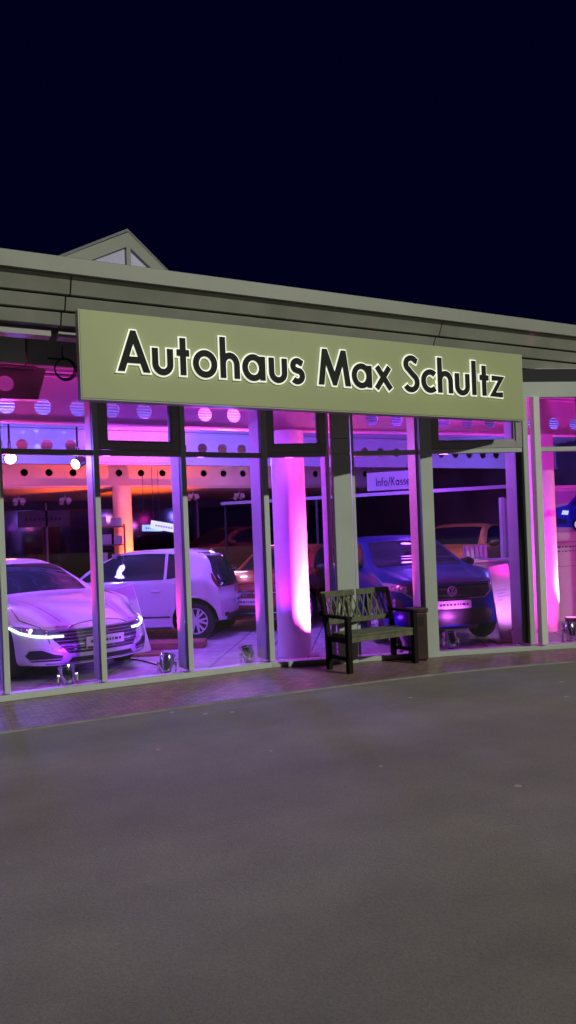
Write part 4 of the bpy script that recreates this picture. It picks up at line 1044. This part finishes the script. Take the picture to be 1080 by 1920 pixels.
# wooden wheel plinths
w1 = at(300, 1199, 11.0)
t = tag(MB().box((-.55, -.22, .004), (.75, .22, .10)).build('floor_plinth', M['wood'], bevel=.01), 'low brown wooden plinth under the front of the white hatchback', 'plinth')
t.location = (w1.x, w1.y + .2, 0); t.rotation_euler = (0, 0, R(-27))
# cable coil hanging from the ceiling edge
c0 = at(121, 692, 7.95)
cc = empty('cable_coil', c0, R(-10), 'coil of black cable hanging left of the sign', 'cable')
q = MB()
for k in range(3):
    rr = .098 + .008 * k; q.tube([(rr * math.cos(a) + .006 * k, .012 * k + .01 * math.sin(3 * a), (rr + .004) * math.sin(a)) for a in [2 * math.pi * i / 30 for i in range(30)]], .0065, 7, True)
q.build('coil_loop', M['cable'], cc, smooth=True)
q = MB(); q.tube([(-.17, .02, .115), (-.05, .02, .11), (.0, .02, .112)], .010, 6); q.tube([(0, .01, .105), (-.02, .01, .17), (-.015, .01, .25), (-.02, .01, 3.60 - c0.z)], .006, 6); q.build('coil_hook', M['cable'], cc, smooth=True)
# thin cable on the floor
fc = [at(300, 1228, 9.72), at(265, 1226, 9.9), at(225, 1225, 9.95)]
for p in fc: p.z = .012
tag(MB().tube([(2.66, .62, .012), (2.78, 1.2, .012), (2.72, 1.7, .012), (2.55, 2.1, .012), (2.2, 2.4, .012)], .010, 6).build('floor_cable', M['cable']), 'thin black cable lying on the tiles by the white sedan', 'cable')
# ------------------------------------------------------------------ lamps
PINK, LILAC, MAG, VIO = (1, .02, .22), (.20, .13, 1), (1, .02, .62), (.30, .02, 1)
G_ = 1.3
# floor spotlights: a tall throw onto ceiling and girder; extra spots are added beside them for the cars
for (x, y, rz, tl, ln, lb_), c, e in zip(PARS, (PINK, (1, .02, .30), (.55, .03, .8), MAG, (1, .03, .3), VIO, MAG, MAG), (150, 130, 90, 0, 150, 120, 170, 230)):
    if e: light('par_light', 'SPOT', (x + .06, y - .02, .42), e * G_, c, .05, (x + .1, y + .60, 3.4), 64, .7)
for x, y, e, c, aim in ((1.5, .46, 13, VIO, (1.4, 2.2, .7)), (2.66, .5, 20, VIO, (2.2, 2.0, .7)), (3.7, .5, 34, (.22, .08, 1), (3.6, 3.5, .9)), (5.66, .0, 14, (.3, .03, .9), (6.2, 1.2, .6)), (6.50, -.42, 40, (.7, .10, .9), (6.7, .5, .62)), (7.25, -.62, 22, (.75, .22, .9), (7.6, .1, .7)), (8.1, -.6, 110, MAG, (9.6, .8, 1.1))):
    light('car_fill', 'SPOT', (x, y + .10, .36), e * G_, c, .06, aim, 110, .9)
# uplit columns
light('par_light', 'SPOT', (5.14, .16, .13), 5200, (1, .055, .50), .04, (4.72, .66, .80), 58, .45)
light('par_light', 'SPOT', (5.05, .30, .22), 480, (1, .004, .34), .04, (4.66, .70, 2.2), 70, .8)
light('par_light', 'SPOT', (3.95, .40, .35), 330, (.28, .004, 1), .05, (4.5, .75, 1.9), 80, .7)
light('uplight', 'SPOT', (9.05, .06, .24), 1500, (1, .13, .20), .03, (8.86, .22, .75), 50, .8)
light('uplight', 'SPOT', (9.02, -.10, .26), 380, (1, .012, .42), .04, (8.80, .15, 1.9), 75, .7)
light('par_light', 'SPOT', (8.2, -.45, .35), 220, (.60, .012, 1), .05, (8.6, .2, 1.8), 75, .7)
for x, y, z, e, c in ((1.0, 3.0, 2.85, 300, LILAC), (4.6, 3.0, 2.85, 300, LILAC), (8.2, 2.8, 2.85, 90, (.26, .05, 1)), (-2.5, 3.0, 2.85, 190, LILAC), (-6.5, 3.0, 2.85, 190, LILAC), (11.6, 2.9, 2.85, 150, LILAC), (11.0, -.25, 2.8, 28, MAG)):
    light('ceiling_fill', 'POINT', (x, y, z), e * G_, c, .12)  # unseen ceiling points, added to wash floor and cars in colour
light('bonnet_fill', 'SPOT', (2.9, .95, 2.85), 400, (.34, .02, 1), .08, (1.8, 2.2, .5), 95, .8)  # unseen spot added to turn the sedan's front violet
light('bonnet_fill', 'SPOT', (6.2, .2, 2.85), 170, (.02, .03, 1), .08, (6.6, 1.9, .9), 80, .8)  # unseen spot added to deepen the blue of the suv
light('orange_uplight', 'SPOT', (5.0, 9.0, .15), 3000, (1, .10, .0), .05, (4.7, 9.75, 2.6), 85, .7)
light('rear_fill', 'POINT', (2.0, 8.9, 2.7), 55, (1, .11, .04), .12)
light('rear_fill', 'POINT', (8.0, 8.6, 2.3), 45, (.6, .10, .6), .12)
light('rear_fill', 'SPOT', (8.9, 2.9, 2.9), 420, (1, .38, .20), .08, (10.2, 4.4, 1.3), 70, .7)  # unseen spot added to light the bronze car
light('rear_fill', 'SPOT', (5.5, 3.4, 2.9), 160, (1, .30, .25), .08, (6.0, 5.2, .8), 80, .7)  # unseen spot added to lift the red car
light('rear_fill', 'POINT', (7.0, 8.6, 2.6), 60, (.8, .25, .45), .12)
for x, y, z, e, c in ((.95, .47, 2.6, 22, (1, .04, .34)), (-.1, .47, 2.6, 20, (1, .04, .40)), (2.05, .47, 2.6, 22, (.45, .05, 1)), (3.2, .47, 2.6, 22, (.42, .06, 1)), (5.15, .17, 2.55, 26, (1, .10, .35)), (6.45, -.18, 2.55, 18, (.40, .12, 1)), (4.35, .30, 2.55, 12, (.5, .06, 1))):
    light('fin_fill', 'POINT', (x, y, z), e, c, .06)  # unseen points added to brighten the mullion fins
# pattern beams thrown by the hanging stage lamp
src = P1 + Vector((.05, .30, -.08))
for px, py, zc, e, sz, c in ((228, 940, 17.8, 180, 1.5, (.8, .9, 1)), (236, 985, 17.9, 220, 1.9, (.8, .8, 1)), (398, 878, 17.5, 200, 1.6, (.6, .95, 1)), (420, 878, 17.3, 200, 1.6, (.6, .95, 1)), (205, 884, 18, 120, 1.3, (.8, .8, .9)),
                            (60, 800, 13, 160, 1.2, (.8, .95, 1)), (118, 806, 13, 160, 1.0, (.8, .95, 1)), (62, 832, 13, 180, 1.5, (.8, .95, 1)), (140, 828, 12.9, 160, 1.2, (.7, .95, 1)), (30, 800, 13, 140, 1., (.8, .95, 1)), (216, 806, 12.8, 160, 1.2, (.7, .95, 1)),
                            (290, 1125, 10.9, 26, 3.4, (.4, .8, 1)), (315, 1105, 10.9, 26, 3.0, (.4, .8, 1)), (690, 846, 11.9, 90, 3.2, (.3, .7, 1))):
    light('pattern_beam', 'SPOT', src, e * 2.2, c, .0, at(px, py, zc), sz, .35)
scene.view_settings.view_transform = 'Standard'; scene.view_settings.look = 'None'
scene.view_settings.exposure = 0; scene.view_settings.gamma = 1; scene.view_settings.use_curve_mapping = False
cy = scene.cycles
cy.use_denoising = True; cy.max_bounces = 7; cy.diffuse_bounces = 3; cy.glossy_bounces = 3; cy.transparent_max_bounces = 16; cy.transmission_bounces = 4
cy.sample_clamp_indirect = 4.0; cy.caustics_reflective = False; cy.caustics_refractive = False
